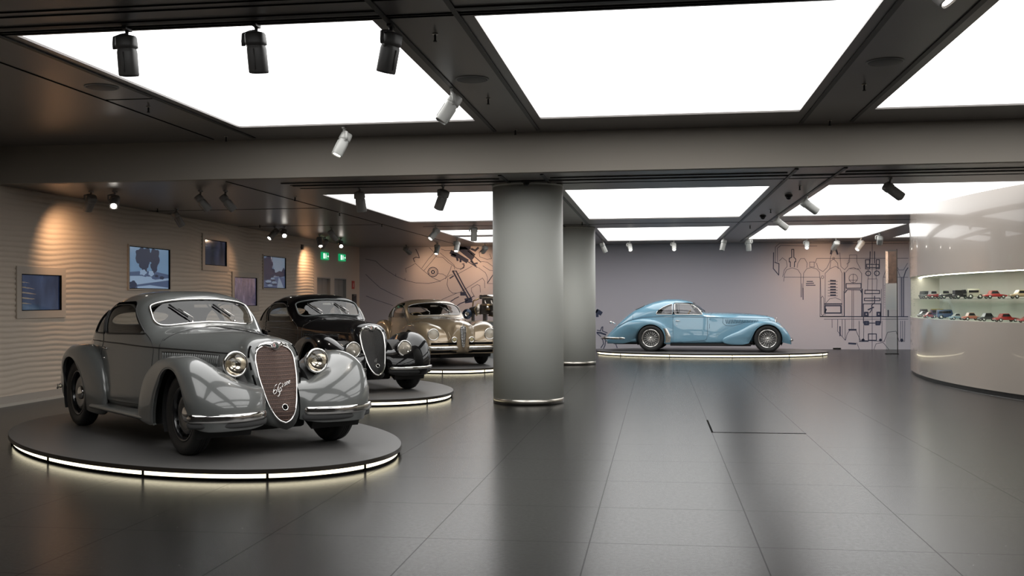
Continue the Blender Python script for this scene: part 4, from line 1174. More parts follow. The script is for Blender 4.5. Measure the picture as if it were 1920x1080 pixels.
def shield_grille(car, base, prof, z0, z1, xat, material, bars_m, nv=22, nh=20, bulge=.05, ring_r=.013, hbars=True, hr=.0022, vr=.0022, name='grille', notch=True, ring_m=None):
    """xat(z): x of the grille plane; prof(fraction) half width"""
    W = lambda z: max(.0005, curve(prof, (z - z0) / (z1 - z0))[0])
    X = lambda y, z: xat(z) + bulge * (1 - (abs(y) / max(W(z), .03)) ** 1.4) * min(1, W(z) / .12)
    P = []
    nz = 48
    for i in range(nz + 1):
        z = lerp(z0, z1, (1 - math.cos(PI * i / nz)) / 2)
        w_ = W(z) * .995
        P.append([Vector((X(w_ * q, z), w_ * q, z)) for q in [lerp(-1, 1, j / 20) for j in range(21)]])
    g = MB().grid(P, flip=True).build(name, material, car)
    mb = MB()
    for k in range(nv):
        y = lerp(-1, 1, (k + .5) / nv) * max(q[1] for q in prof)
        zs_ = [lerp(z0, z1, i / 40) for i in range(41)]
        zs_ = [z for z in zs_ if W(z) > abs(y) + .002]
        if len(zs_) > 1: mb.tube([(X(y, z) + .004, y, z) for z in zs_], vr, 5)
    if hbars:
        for k in range(nh):
            z = lerp(z0, z1, (k + .8) / (nh + .6)); w_ = W(z)
            mb.tube([(X(w_ * q, z) + .006, w_ * q, z) for q in [lerp(-1, 1, j / 12) for j in range(13)]], hr, 5)
    if mb.v: mb.build('grille_bars', bars_m, g)
    pts = []
    K = 60
    for i in range(K + 1):
        z = lerp(z0, z1, (1 - math.cos(PI * i / K)) / 2); pts.append((xat(z) + .008, W(z), z))
    top = []
    ring = [Vector(p) for p in pts] + [Vector((p[0], -p[1], p[2])) for p in reversed(pts[1:-1])]
    MB().tube(ring, ring_r, 8, closed=True).build('grille_surround', ring_m or M_CHROME, g)
    return g

def strip(hull, name, pts, r, m_, parent, kind='side', sgn=1, off=0.0, flat=1.0, x0=0):
    out = []
    P2 = []
    for a, b in zip(pts, pts[1:]):
        n = max(1, int(math.hypot(b[0] - a[0], b[1] - a[1]) / .05))
        for i in range(n): P2.append((lerp(a[0], b[0], i / n), lerp(a[1], b[1], i / n)))
    P2.append(pts[-1])
    out = hull.outline(kind, P2, sgn, x0, off)
    if len(out) < 2: return None
    return MB().tube(out, r, 6, flat=flat).build(name, m_, parent)

def bumper_blade(pts, h, t, n=18):
    """pts plan path, section a rounded blade of height 2h and thickness 2t"""
    P = [Vector(p) for p in pts]
    # smooth
    Q = []
    for i in range(len(P) - 1):
        p0 = P[max(0, i-1)]; p1 = P[i]; p2 = P[i+1]; p3 = P[min(len(P)-1, i+2)]
        for k in range(6):
            t_ = k / 6
            Q.append(.5 * ((2*p1) + (p2-p0)*t_ + (2*p0-5*p1+4*p2-p3)*t_**2 + (3*p1-p0-3*p2+p3)*t_**3))
    Q.append(P[-1])
    G = []
    K = len(Q)
    for i, q in enumerate(Q):
        a = Q[max(0, i-1)]; b = Q[min(K-1, i+1)]
        tn = (b - a); tn.z = 0; tn.normalize(); nr = Vector((tn.y, -tn.x, 0))
        e = min(1.0, (i + .15) / 2.2, (K - 1 - i + .15) / 2.2) ** .5
        ring = []
        for k in range(n):
            an = 2 * PI * k / n; c, s_ = math.cos(an), math.sin(an)
            ring.append(q + nr * t * e * math.copysign(abs(c) ** .8, c) + Vector((0, 0, h * e * math.copysign(abs(s_) ** .8, s_))))
        G.append(ring)
    mb = MB().grid(G, closed_v=True)
    mb.add(G[0], [tuple(range(n))], True); mb.add(G[-1], [tuple(range(n))[::-1]], True)
    return mb

def interior(car, xr, xf, w_, zseat=.52, wheel_side=-1, wheel_x=-1.75, seat_m=None, back_z=.98):
    """floor tub, front seats, rear bench, dashboard and steering wheel, seen through the glass"""
    sm = seat_m or M_SEAT
    MB().box((xr - .7, -w_, .30), (xf, w_, .34)).build('cabin_floor', M_DARKIN, car)
    for sg in (-1, 1):
        s_ = MB().box((-.25, -.24, 0), (.25, .24, .16)).build('seat', sm, car, T=Matrix.Translation((xr + .55, sg * .32, .36)), bevel=.05)
        MB().box((-.07, -.23, 0), (.07, .23, .58)).build('seat_back', sm, s_, T=Matrix.Translation((xr + .30, sg * .32, .42)) @ Matrix.Rotation(math.radians(-14), 4, 'Y'), bevel=.05)
    MB().box((xr - .62, -w_ + .06, .38), (xr - .15, w_ - .06, .56)).build('rear_bench', sm, car, bevel=.05)
    MB().box((xf - .12, -w_ + .05, .76), (xf + .1, w_ - .05, .93)).build('dashboard', M_DARKIN, car, bevel=.03)
    T = Matrix.Translation((wheel_x, wheel_side * .33, .92)) @ Matrix.Rotation(math.radians(-62), 4, 'Y')
    ring = [(.19 * math.cos(2*PI*i/32), .19 * math.sin(2*PI*i/32), 0) for i in range(32)]
    w1 = MB().tube(ring, .011, 8, closed=True).build('steering_wheel', mat('tan_wheel_rim', (.30, .20, .10), .4), car, T=T)
    mb = MB()
    for k in range(3):
        a = 2 * PI * k / 3 + PI / 2; mb.tube([(0, 0, 0), (.185 * math.cos(a), .185 * math.sin(a), 0)], .006, 6)
    mb.tube([(0, 0, 0), (0, 0, -.42)], .018, 8)
    mb.build('wheel_spokes', M_CHROME, w1, T=T)

def louvers(hull, parent, m_, x0, x1, z0, z1, n, sgn, lean=0.0, r=.007):
    mb = MB()
    for k in range(n):
        x = lerp(x0, x1, (k + .5) / n)
        zz0 = z0(x) if callable(z0) else z0; zz1 = z1(x) if callable(z1) else z1
        pts = hull.outline('side', [(x + lean * (zz - zz0), zz) for zz in [lerp(zz0, zz1, i / 5) for i in range(6)]], sgn, 0, .001)
        if len(pts) > 2: mb.tube(pts, [r * .4] + [r] * (len(pts) - 2) + [r * .4], 6)
    return mb.build('louvres', m_, parent)

def badge(parent, T, r=.028, col=(.45, .05, .05)):
    b = MB().lathe([(r, 0), (r, .008), (r * .9, .011)], 24, 'x', T=T).build('badge', M_CHROME, parent)
    MB().lathe([(r * .86, .0115), (r * .86, .0135)], 24, 'x', T=T).build('badge_ring', mat('badge_rim', (.16, .14, .15), .3, metal=.6), b)
    mb = MB(); mb.box((.0137, -r*.6, -r * .5), (.0155, -r * .02, r * .5), T=T)
    mb.build('badge_cross_field', mat('badge_cream', (.4, .37, .34), .4), b)
    mb = MB(); mb.box((.0157, -r*.38, -r * .45), (.0165, -r * .26, r * .45), T=T); mb.box((.0157, -r*.56, -r * .08), (.0165, -r * .06, r * .08), T=T)
    mb.build('badge_cross', mat('badge_red', (.25, .03, .03), .4), b)
    pts = [T @ Vector((.0145, r * (.32 + .16 * math.sin(t * 5)), r * lerp(-.55, .6, t))) for t in [i / 12 for i in range(13)]]
    MB().tube(pts, r * .07, 6).build('badge_serpent', mat('badge_green', (.02, .12, .06), .4), b)
    return b

# ------------------------------------------------------------------ the coupes themselves
def outline_ws(hb, ht, zb0, zt0, db, dt, nn=3.6, K=56):
    """windscreen outline seen from the front: half widths, centre heights, droop at the corners"""
    ws = []
    for i in range(K):
        t = 2 * PI * i / K; c, s_ = math.cos(t), math.sin(t)
        u = math.copysign(abs(c) ** (2 / nn), c); v = math.copysign(abs(s_) ** (2 / nn), s_)
        y = u * lerp(hb, ht, (v + 1) / 2)
        zc = lerp(zb0, zt0, (v + 1) / 2) - (db if v < 0 else dt) * u * u * abs(v)
        ws.append((y, zc))
    return ws
def oval(hw, hh, zc, e1=.7, e2=.8, K=36):
    return [(hw * math.copysign(abs(math.cos(2*PI*i/K)) ** e1, math.cos(2*PI*i/K)), zc + hh * math.copysign(abs(math.sin(2*PI*i/K)) ** e2, math.sin(2*PI*i/K))) for i in range(K)]

def build_coupe(key, label, paint, o):
    x0, y0, g = CARS[key]
    car = empty('vintage_coupe', (x0, y0, .10), math.radians(g)); tag(car, label, 'car')
    WB, TR, R = o['wb'], .71, o['R']
    H = Hull(o['st'], o.get('nx', 170))
    ws, wd, wq, rw, door = o['ws'], o['wd'], o['wq'], o['rw'], o['door']
    xw = o['xw']                                   # x just ahead of the windscreen foot
    H.cut('windshield', 'front', ws, test=lambda c: xw - .75 < c.x < xw)
    zg = o.get('zglass', .96)
    for sg in (-1, 1):
        H.cut('side_window', 'side', wd, sg, test=lambda c: c.z > zg)
        H.cut('quarter_window', 'side', wq, sg, test=lambda c: c.z > zg)
    H.cut('rear_window', 'front', rw, test=lambda c: c.x < o.get('xrw', -2.6))
    for sg in (-1, 1):
        H.cut('door', 'side', door, sg, test=lambda c: c.z > .24)
    bx0, bx1, bw = o['bonnet']
    H.cut('bonnet', 'top', [(bx0, -1.5), (bx0, 1.5), (bx1, 1.5), (bx1, -1.5)], test=lambda c: c.z > .80)
    H.bvh()
    lab0 = list(H.lab)
    for xa in (0, -WB):
        ra = .372 * R / .345
        cir = [(xa + ra * math.cos(2*PI*i/40), R + ra * math.sin(2*PI*i/40)) for i in range(40)]
        for sg in (-1, 1): H.cut('wheel_opening', 'side', cir, sg, test=lambda c: abs(c.y) > .46, only=('body', 'door'))
    H.emit('body', 'body_shell', paint, car)
    H.emit('bonnet', 'bonnet', paint, car)
    gl = M_CGLASS
    H.emit('windshield', 'windscreen', gl, car, .004)
    H.emit('rear_window', 'rear_window', gl, car, .004)
    def emit_side(lab, nm, mm, sg, par, shrink=0):
        keep = list(H.lab)
        for i, f in enumerate(H.f):
            if H.lab[i] == lab and (sum(H.v[k].y for k in f) * sg) < 0: H.lab[i] = '_'
        ob = H.emit(lab, nm, mm, par, shrink); H.lab = keep
        return ob
    seam = o.get('seam', M_RUBB)
    for sg in (-1, 1):
        d_ = emit_side('door', 'door', paint, sg, car)
        emit_side('side_window', 'door_window', gl, sg, d_, .004)
        emit_side('quarter_window', 'quarter_window', gl, sg, car, .004)
        MB().tube(H.outline('side', wd, sg, 0, .003), .008, 6, closed=True).build('window_frame', o['sideframe'], d_)
        MB().tube(H.outline('side', wq, sg, 0, .003), .008, 6, closed=True).build('window_frame', o['sideframe'], car)
        hx, hz = o['handle']
        h_ = H.outline('side', [(hx, hz), (hx + .10, hz - .005)], sg, 0, .02)
        MB().tube([h_[0], h_[1]], [.012, .008], 8).tube([h_[0] - Vector((0, sg * .022, 0)), h_[0]], .012, 8).build('door_handle', M_CHROME, d_)
        MB().ball(H.outline('side', [(hx + .02, hz - .10)], sg, 0, .002)[0], .011).build('lock', M_CHROME, d_)
        MB().tube(H.outline('side', door, sg, 0, .0005), .0042, 5, closed=True).build('door_seam', seam, car)
        if o.get('belt'):
            strip(H, 'belt_moulding', o['belt'], .0060, o['beltm'], car, 'side', sg, .0015)
        for ln in o.get('lines', ()):
            strip(H, 'panel_seam', ln, .0045, seam, car, 'side', sg, .0005)
        if o.get('louv'):
            xa, xb, za, zb_, n_, lean = o['louv']
            louvers(H, car, o['louvm'], xa, xb, za, zb_, n_, sg, lean, o.get('louvr', .011))
        if o.get('slots'):
            mb = MB()
            for (z_a, z_b) in ((.845, .945), (.735, .80), (.53, .69)):
                q = []
                for zz in [lerp(z_a, z_b, i / 6) for i in range(7)]:
                    xx = .300 - .377 * (zz - .6) - .011
                    q += H.outline('side', [(xx, zz)], sg, 0, .0)
                if len(q) > 2: mb.tube(q, .0095, 8)
            if mb.v: mb.build('nose_slots', M_BLACK, car)
    MB().tube(H.outline('front', ws, 0, xw, .004), o.get('wsr', .0115), 8, closed=True).build('windscreen_frame', o['wsframe'], car)
    MB().tube(H.outline('front', rw, 0, -6, .003, d=1), .008, 6, closed=True).build('rear_window_frame', M_RUBB, car)
    cs = [H.top(x, 0.0)[0] for x in [lerp(bx0, xw - .05, i / 30) for i in range(31)]]
    MB().tube([p + Vector((0, 0, .001)) for p in cs if p], .0055, 6).build('bonnet_seam', o['seamtop'], car)
    cs = [H.top(bx1 + .045 * (1 - abs(y) / (bw * .95)) ** .5, y)[0] for y in [lerp(-bw * .9, bw * .9, i / 24) for i in range(25)]]
    MB().tube([p + Vector((0, 0, .0005)) for p in cs if p], .004, 6).build('bonnet_rear_seam', M_RUBB, car)
    # wipers
    zl, zh = min(p[1] for p in ws), max(p[1] for p in ws)
    for yb in ((-.16, .30) if o.get('wipers', True) else ()):
        a = H.front(yb, lerp(zl, zh, .26), xw)[0]; c_ = H.front(yb - .17, lerp(zl, zh, .80), xw)[0]; c2 = H.front(yb - .06, lerp(zl, zh, .4), xw)[0]
        if a is None or c_ is None or c2 is None: continue
        e = Vector((.03, 0, .012))
        w0 = MB().tube([a + Vector((.015, 0, -.03)), a + e, c2.lerp(c_, .5) + e], .005, 6).build('wiper_arm', M_CHROME, car)
        MB().tube([a.lerp(c_, .12) + Vector((.02, -.02, 0)), c_ + Vector((.02, -.02, 0))], .009, 6).build('wiper_blade', M_RUBB, w0)
        MB().ball(a + Vector((.02, 0, -.035)), .014).build('wiper_pivot', M_CHROME, w0)
    # wings
    for sg in (-1, 1):
        mb, G = fender(dict(xc=0, zc=R, tab=o['FT'], zmin=o.get('fz', .245), n=o.get('fn', 2.3), ip=o.get('fip', 1.0), na=110), sg)
        f_ = mb.build('front_wing', paint, car)
        MB().tube([row[1] for row in G], .008, 6).build('wing_lip', paint, f_)
        wheel_well(0, R, .40 * R / .362, .80, .30, sg, f_, M_UNDER)
        if o.get('frontdetail'): o['frontdetail'](car, f_, mb, sg, H)
        mb, G = fender(dict(xc=-WB, zc=R, tab=o['RT'], zmin=.20, n=2.4, na=110), sg)
        f_ = mb.build('rear_wing', paint, car)
        MB().tube([row[1] for row in G], .008, 6).build('wing_lip', paint, f_)
        wheel_well(-WB, R, .40 * R / .362, .80, .45, sg, f_, M_UNDER)
    if o.get('boards'):
        for sg in (-1, 1):
            P = []
            for i in range(21):
                x = lerp(-.80, -2.3, i / 20); zt = .285 + .02 * (i / 20 - .5) ** 2
                yo = .83 - .02 * math.sin(PI * i / 20)
                P.append([Vector((x, sg * y, z)) for y, z in ((.60, zt + .03), (.70, zt + .012), (.78, zt), (yo, zt - .008), (yo + .012, zt - .025), (yo, zt - .045), (.62, zt - .045))])
            mb = MB().grid(P, closed_v=True, flip=(sg < 0)); mb.add(P[0], [tuple(range(7))], False); mb.add(P[-1], [tuple(range(7))], False)
            mb.build('running_board', paint, car)
    for x in (0, -WB):
        for sg in (-1, 1):
            add_wheel(car, x, R, sg, TR, R, .165 * R / .362, o['rim'], o['rim'], wire=o.get('wire', False), cap_m=M_CHROME)
    xe = o.get('chassis', (-3.9, .10))
    MB().box((xe[0], -.38, .17), (xe[1], .38, .27)).build('chassis', M_UNDER, car, bevel=.03)
    MB().tube([(0, -.62, .30), (0, .62, .30)], .035).build('front_axle', M_UNDER, car)
    MB().tube([(-WB, -.66, R), (-WB, .66, R)], .05).ball((-WB, 0, R - .02), .15).build('rear_axle', M_UNDER, car)
    # bumpers
    for sg in (-1, 1):
        path = [(x, sg * y, z) for x, y, z in o['fbump']]
        b_ = bumper_blade(path, o['bh'], .016).build('front_bumper', M_CHROME, car)
        if o.get('valance'):
            bumper_blade([(x - .035, y * .985, z - .055) for x, y, z in path], .035, .03).build('bumper_valance', o['valance'], b_)
        path = [(x, sg * y, z) for x, y, z in o['rbump']]
        bumper_blade(path, .03, .014).build('rear_bumper', M_CHROME, car)
        MB().tube([(path[1][0] + .4, sg * .30, path[1][2]), (path[1][0] + .04, sg * .32, path[1][2])], .014).build('bumper_bracket', M_UNDER, b_)
    interior(car, o['cab'][0], o['cab'][1], .60, wheel_x=o['cab'][1] - .42, wheel_side=-1)
    mx_ = H.front(.03, zh - .07, xw)[0].x - .07
    MB().box((mx_ - .02, -.06, zh - .085), (mx_, .12, zh - .055)).build('mirror', M_CHROME, car)
    return car, H

# ---- the shield grille of the grey and the black coupe
def shield_front(car, o):
    gp = [(0, .0), (.025, .045), (.08, .085), (.2, .128), (.42, .166), (.62, .188), (.78, .192), (.88, .180), (.94, .150), (.972, .105), (.985, .055), (1, .0)]
    xat = lambda z: .304 - .377 * (z - .6)
    gz0, gz1 = .262, .958
    gr = shield_grille(car, None, gp, gz0, gz1, xat, o['grille'], o['bars'], nv=o['nv'], nh=o['nh'], bulge=.04, ring_r=o['ring'], vr=o['vr'], hr=o['hr'])
    mb = MB()
    for sg in (-1, 1):
        mb.tube([Vector((xat(.945) + .014, 0, .945)), Vector((xat(.945) + .018, sg * .035, .950)), Vector((xat(.957) + .014, sg * .075, .958)), Vector((xat(.957) + .010, sg * .12, .953)), Vector((xat(.93) + .006, sg * .165, .918))], [.046, .040, .026, .014, .009], 8)
    mb.build('badge_wings', M_CHROME, gr)
    T = Matrix.Translation((xat(.945) + .052, 0, .945)) @ Matrix.Rotation(math.radians(-20), 4, 'Y')
    badge(gr, T, .041)
    zc_ = .40
    T = Matrix.Translation((xat(zc_) + .045, 0, zc_)) @ Matrix.Rotation(math.radians(-20), 4, 'Y')
    MB().tube([T @ Vector((0, .027 * math.cos(2*PI*i/24), .027 * math.sin(2*PI*i/24))) for i in range(24)], .005, 6, closed=True).build('crank_ring', M_CHROME, gr)
    MB().lathe([(.025, -.02), (.025, .002)], 20, 'x', T=T).build('crank_hole', M_BLACK, gr)
    def wire(pts, y0_, z0_, s_, sl=.25):
        return [Vector((xat(z0_ + p[1] * s_) + .052, y0_ + (p[0] + sl * p[1]) * s_, z0_ + (p[1] + .35 * p[0]) * s_)) for p in pts]
    mb = MB()
    six = [(.8, 1.9), (.4, 1.7), (.1, 1.1), (.0, .5), (.2, .05), (.6, .0), (.85, .35), (.7, .75), (.3, .8), (.05, .45)]
    cc = [(1.9, 1.5), (1.6, 1.8), (1.2, 1.5), (1.05, .8), (1.2, .1), (1.6, -.1), (2.0, .2), (1.7, .9), (1.4, .6), (1.6, -.4), (1.3, -.9), (1.0, -.6)]
    if o.get('script'):
        mb.tube(wire(six, -.10, .515, .042), .0035, 6); mb.tube(wire(cc, -.10, .515, .042), .0035, 6)
        digs = {'2': [(0, .8), (.25, 1), (.5, .8), (.4, .5), (0, 0), (.55, 0)], '3': [(0, 1), (.5, 1), (.2, .6), (.5, .35), (.3, 0), (0, .1)], '0': [(.25, 1), (0, .6), (.05, .1), (.25, 0), (.5, .4), (.45, .9), (.25, 1)]}
        for k, ch in enumerate('2300'):
            mb.tube(wire([(p[0] + .75 * k, p[1]) for p in digs[ch]], -.005, .575, .030), .003, 6)
        mb.build('script_emblem', M_CHROME, gr)
        MB().box((.395, -.03, .31), (.40, .0, .325)).build('maker_tag', M_CHROME, gr)
    else:
        mb.tube(wire(six, -.045, .455, .020), .0022, 6); mb.tube(wire(cc, -.045, .455, .020), .0022, 6)
        mb.build('script_emblem', mat('dull_script', (.25, .25, .25), .3, metal=1.0), gr)
    for sg in (-1, 1):
        if o['lamp'] == 'free':
            headlamp(car, .275, sg * .405, .795, .110, .17, M_CHROME, True, .62)
        else:
            h = headlamp(car, .47, sg * .415, .645, .112, .30, paint_of[o['lampm']], False, dome=.45, lens_m=M_FROST)
            # chrome flash beside the lamp
    return gr
paint_of = {}

def touring_spec():
    prof_body = [(0, .0), (.03, .070), (.10, .118), (.25, .165), (.45, .198), (.65, .222), (.80, .228), (.90, .208), (.955, .165), (.985, .095), (1, .0)]
    sh = shield_outline(.20, 1.0, prof_body)
    prof2 = [(0, .0), (.03, .095), (.10, .15), (.25, .20), (.45, .232), (.65, .255), (.80, .26), (.90, .235), (.955, .185), (.985, .105), (1, .0)]
    sh2 = shield_outline(.21, 1.012, prof2)
    st = [(.300, .377, sh), (.270, .37, sh2),
          (.0, .30, .24, .15, .36, .25, .74, .315, 1.045, 2.15),
          (-.45, .16, .25, .22, .38, .34, .80, .41, 1.075, 2.15),
          (-.85, .05, .25, .35, .38, .47, .86, .52, 1.09, 2.15),
          (-1.08, .0, .25, .45, .38, .62, .90, .59, 1.105, 2.2),
          (-1.20, .0, .25, .48, .38, .66, .915, .62, 1.130, 2.3),
          (-1.30, .0, .25, .50, .38, .68, .92, .638, 1.225, 2.5),
          (-1.42, .0, .25, .52, .38, .70, .925, .65, 1.360, 3.0),
          (-1.56, .0, .25, .54, .38, .715, .93, .66, 1.432, 3.3),
          (-1.80, .0, .25, .56, .38, .73, .935, .67, 1.462, 3.1),
          (-2.15, .0, .25, .58, .38, .735, .94, .675, 1.462, 2.9),
          (-2.50, .0, .25, .58, .38, .73, .94, .655, 1.415, 2.7),
          (-2.85, .0, .26, .54, .38, .69, .93, .60, 1.310, 2.5),
          (-3.2, .0, .27, .46, .39, .62, .88, .52, 1.150, 2.3),
          (-3.6, .0, .29, .36, .41, .50, .78, .41, .945, 2.1),
          (-3.9, .0, .31, .26, .42, .38, .66, .30, .76, 2.0),
          (-4.08, .0, .33, .14, .43, .22, .54, .17, .60, 2.0),
          (-4.14, .0, .36, .05, .45, .09, .49, .06, .51, 2.0)]
    FT = [(-13, .56, .375, .38, .83, .56, .17, .30), (5, .565, .365, .39, .875, .58, .17, .33), (25, .555, .365, .40, .90, .63, .17, .5), (50, .54, .385, .34, .905, .72, .17, 1.2), (75, .520, .40, .26, .895, .73, .18, 1.5), (95, .512, .41, .24, .89, .74, .22, 1.5),
          (120, .57, .42, .28, .88, .76, .40, 1.2), (145, .74, .44, .40, .86, .77, .55, 1), (165, .93, .475, .55, .855, .775, .62, 1), (183, 1.02, .52, .62, .85, .775, .66, 1), (195, .98, .56, .64, .84, .775, .66, 1), (207, .86, .60, .62, .83, .77, .66, 1)]
    RT = [(-22, .80, .42, .50, .80, .74, .60), (0, .82, .405, .50, .825, .74, .60), (30, .72, .405, .45, .85, .72, .55), (60, .60, .405, .40, .865, .71, .45), (90, .535, .405, .34, .865, .69, .36),
          (115, .56, .405, .36, .86, .66, .34), (140, .66, .405, .42, .84, .62, .34), (160, .82, .405, .52, .80, .56, .30), (175, 1.0, .41, .62, .77, .46, .26), (186, 1.12, .42, .75, .72, .40, .24), (194, 1.12, .43, .85, .68, .36, .22)]
    return dict(wb=2.88, R=.362, st=st, ws=outline_ws(.530, .515, 1.140, 1.375, .068, .038, 4.6),
        wd=round_poly([(-1.30, 1.035), (-2.26, 1.02), (-2.34, 1.275), (-2.15, 1.322), (-1.76, 1.320), (-1.58, 1.27)], [.03, .04, .06, .1, .12, .12]),
        wq=round_poly([(-2.33, 1.02), (-2.80, 1.02), (-2.62, 1.20), (-2.42, 1.27)], [.03, .05, .12, .05]),
        rw=oval(.32, .08, 1.16), xw=-.98, door=round_poly([(-1.12, .34), (-2.34, .34), (-2.39, 1.34), (-1.70, 1.36), (-1.40, 1.10), (-1.12, .93)], [.06, .06, .05, .1, .1, .08]),
        bonnet=(.02, -1.04, .6), handle=(-2.26, .865), belt=[(-3.0, .93), (-2.6, .935), (-1.8, .925), (-1.1, .905), (-.5, .885), (.10, .868)],
        lines=([(-1.02, .38), (-1.03, .75), (-1.05, .98), (-1.07, 1.05)], [(-1.0, .866), (-.6, .862), (-.20, .852), (-.19, .745), (-.45, .74)]),
        louv=(-1.0, -.21, lambda x: .755, lambda x: .850 - .012 * x, 26, 0.0), FT=FT, RT=RT, boards=True,
        fbump=[(.43, .19, .355), (.50, .27, .355), (.565, .42, .355), (.575, .56, .355), (.54, .70, .357), (.485, .82, .360), (.41, .905, .362)],
        rbump=[(-4.10, .15, .36), (-4.12, .4, .37), (-3.92, .66, .37), (-3.65, .76, .38)], cab=(-2.50, -1.28))

P_GREY = mat('pale_grey_car_paint', (.112, .117, .114), .28, coat=1.0, coat_rough=.02, spec=.5, lining=(.05, .05, .05))
M_THIN = mat('thin_chrome_frame', (.35, .34, .32), .15, metal=1.0)
M_BWHEEL = mat('black_wheel_paint', (.012, .012, .013), .25, coat=.6)
o_ = touring_spec()
o_.update(dict(sideframe=M_RUBB, beltm=M_RUBB, seamtop=M_RUBB, louvm=P_GREY, slots=True, wsframe=M_CHROME,
         grille=mat('dark_copper_grille', (.030, .016, .012), .5), bars=mat('copper_grille_bars', (.26, .17, .14), .35, metal=.8), nv=44, nh=19, ring=.0085, vr=.0012, hr=.0019,
         lamp='free', bh=.036, rim=M_BWHEEL, script=True, valance=P_GREY))
car, H_ = build_coupe('grey', 'light grey vintage coupe with copper-toned shield grille, nearest the camera', P_GREY, o_)
shield_front(car, o_)
P_BLACK = mat('black_car_paint', (.0035, .0035, .004), .25, coat=.75, coat_rough=.015, spec=.05, lining=(.02, .02, .02))
paint_of['black'] = P_BLACK
o_ = touring_spec()
o_.update(dict(sideframe=M_THIN, beltm=M_THIN, seamtop=M_RUBB, louvm=P_BLACK, slots=False, wsframe=mat('grey_rubber_frame', (.10, .11, .11), .3),
         grille=mat('black_grille_mesh', (.004, .004, .004), .5), bars=mat('black_grille_bars', (.012, .012, .012), .4), nv=28, nh=0, ring=.014, vr=.002, hr=.002,
         lamp='sunk', lampm='black', bh=.022, rim=M_BWHEEL, valance=M_UNDER))
car, H_ = build_coupe('black', 'shiny black vintage coupe with chrome-rimmed shield grille, between the grey and gold cars', P_BLACK, o_)
shield_front(car, o_)

# ---- the gold coupe: full-width nose with lamps set in the wings
P_GOLD = mat('metallic_gold_beige_paint', (.27, .205, .13), .32, metal=.45, coat=1.0, coat_rough=.025, spec=.5, lining=(.10, .08, .06))
def gold_detail(car, wing, mb, sg, H):
    k_ = len(mb.v)
    tree = BVHTree.FromPolygons([tuple(p) for p in mb.v] + [tuple(p) for p in H.v], list(mb.f) + [tuple(i + k_ for i in f) for f in H.f])
    def hit(y, z, off=.0):
        h = tree.ray_cast(Vector((3, sg * y, z)), Vector((-1, 0, 0)))
        return (h[0] + Vector((off, 0, 0))) if h[0] else None
    for (za, nm) in ((.475, 'upper_slot'), (.315, 'lower_slot')):
        q = [hit(lerp(.13, .66, i / 20), za, .002) for i in range(21)]; q = [p for p in q if p]
        if len(q) > 2: MB().tube(q, .024, 8, flat=.35, up=(0, 0, 1)).build('air_slot', M_BLACK, wing)
    # raised edge of the bulged panel between lamp and nose
    pts = [(.46, .86), (.36, .80), (.27, .70), (.245, .60), (.28, .535), (.40, .52), (.52, .525)]
    q = [hit(y, z, .001) for y, z in pts]; q = [p for p in q if p]
    if len(q) > 3:
        MB().tube(q, .006, 6).build('panel_crease', P_GOLD, wing)
    headlamp(car, hit(.605, .585).x + .005, sg * .605, .665, .115, .22, P_GOLD, False, dome=.5, lens_m=M_FROST)
    p = hit(.19, .556)
    fx = p.x if p else .82
    h = headlamp(car, fx + .02, sg * .185, .556, .055, .07, P_GOLD, False, name='fog_lamp', dome=.4, lens_m=M_FROSTY)
prof_g = [(0, .0), (.05, .05), (.2, .065), (.5, .075), (.8, .085), (.93, .08), (.98, .05), (1, .0)]
prof_g2 = [(0, .0), (.04, .16), (.15, .22), (.4, .22), (.7, .19), (.9, .15), (.97, .09), (1, .0)]
st = [(.915, .02, shield_outline(.33, .855, prof_g)), (.88, .03, shield_outline(.30, .875, prof_g2)),
      (.72, .06, .26, .25, .36, .36, .62, .34, .925, 2.2), (.40, .05, .25, .30, .36, .42, .72, .40, .965, 2.2),
      (.0, .0, .24, .34, .36, .48, .80, .46, .985, 2.2), (-.45, .0, .24, .45, .36, .60, .86, .55, 1.0, 2.25), (-.72, 0, .24, .5, .36, .70, .88, .63, 1.01, 2.3),
      (-.86, 0, .24, .52, .36, .73, .885, .66, 1.07, 2.5), (-1.0, 0, .24, .54, .36, .75, .89, .675, 1.17, 2.8), (-1.18, 0, .24, .56, .36, .765, .895, .685, 1.30, 3.1),
      (-1.35, 0, .24, .58, .36, .775, .90, .695, 1.355, 3.2), (-1.65, 0, .24, .6, .36, .78, .905, .70, 1.385, 3.0), (-2.05, 0, .24, .6, .36, .78, .91, .69, 1.375, 2.8),
      (-2.45, 0, .25, .58, .37, .76, .90, .65, 1.31, 2.6), (-2.85, 0, .26, .54, .38, .72, .88, .58, 1.19, 2.4), (-3.25, 0, .28, .46, .4, .64, .82, .48, 1.03, 2.2),
      (-3.6, 0, .30, .36, .42, .52, .72, .37, .86, 2.1), (-3.9, 0, .33, .22, .43, .34, .58, .23, .67, 2.0), (-3.98, 0, .38, .08, .45, .12, .5, .08, .54, 2.0)]
FT = [(-10, .84, .42, .80, .84, .52, .08), (8, .875, .40, .82, .86, .55, .08), (22, .86, .40, .80, .87, .58, .08), (38, .775, .40, .66, .875, .60, .10), (55, .665, .40, .52, .88, .63, .14), (75, .58, .40, .40, .88, .64, .2), (95, .555, .40, .36, .88, .66, .25),
      (120, .62, .40, .42, .88, .68, .35), (145, .82, .405, .55, .87, .70, .45), (162, 1.15, .41, .70, .86, .72, .55), (174, 1.45, .42, .85, .85, .74, .6), (186, 1.5, .44, .9, .83, .76, .62)]
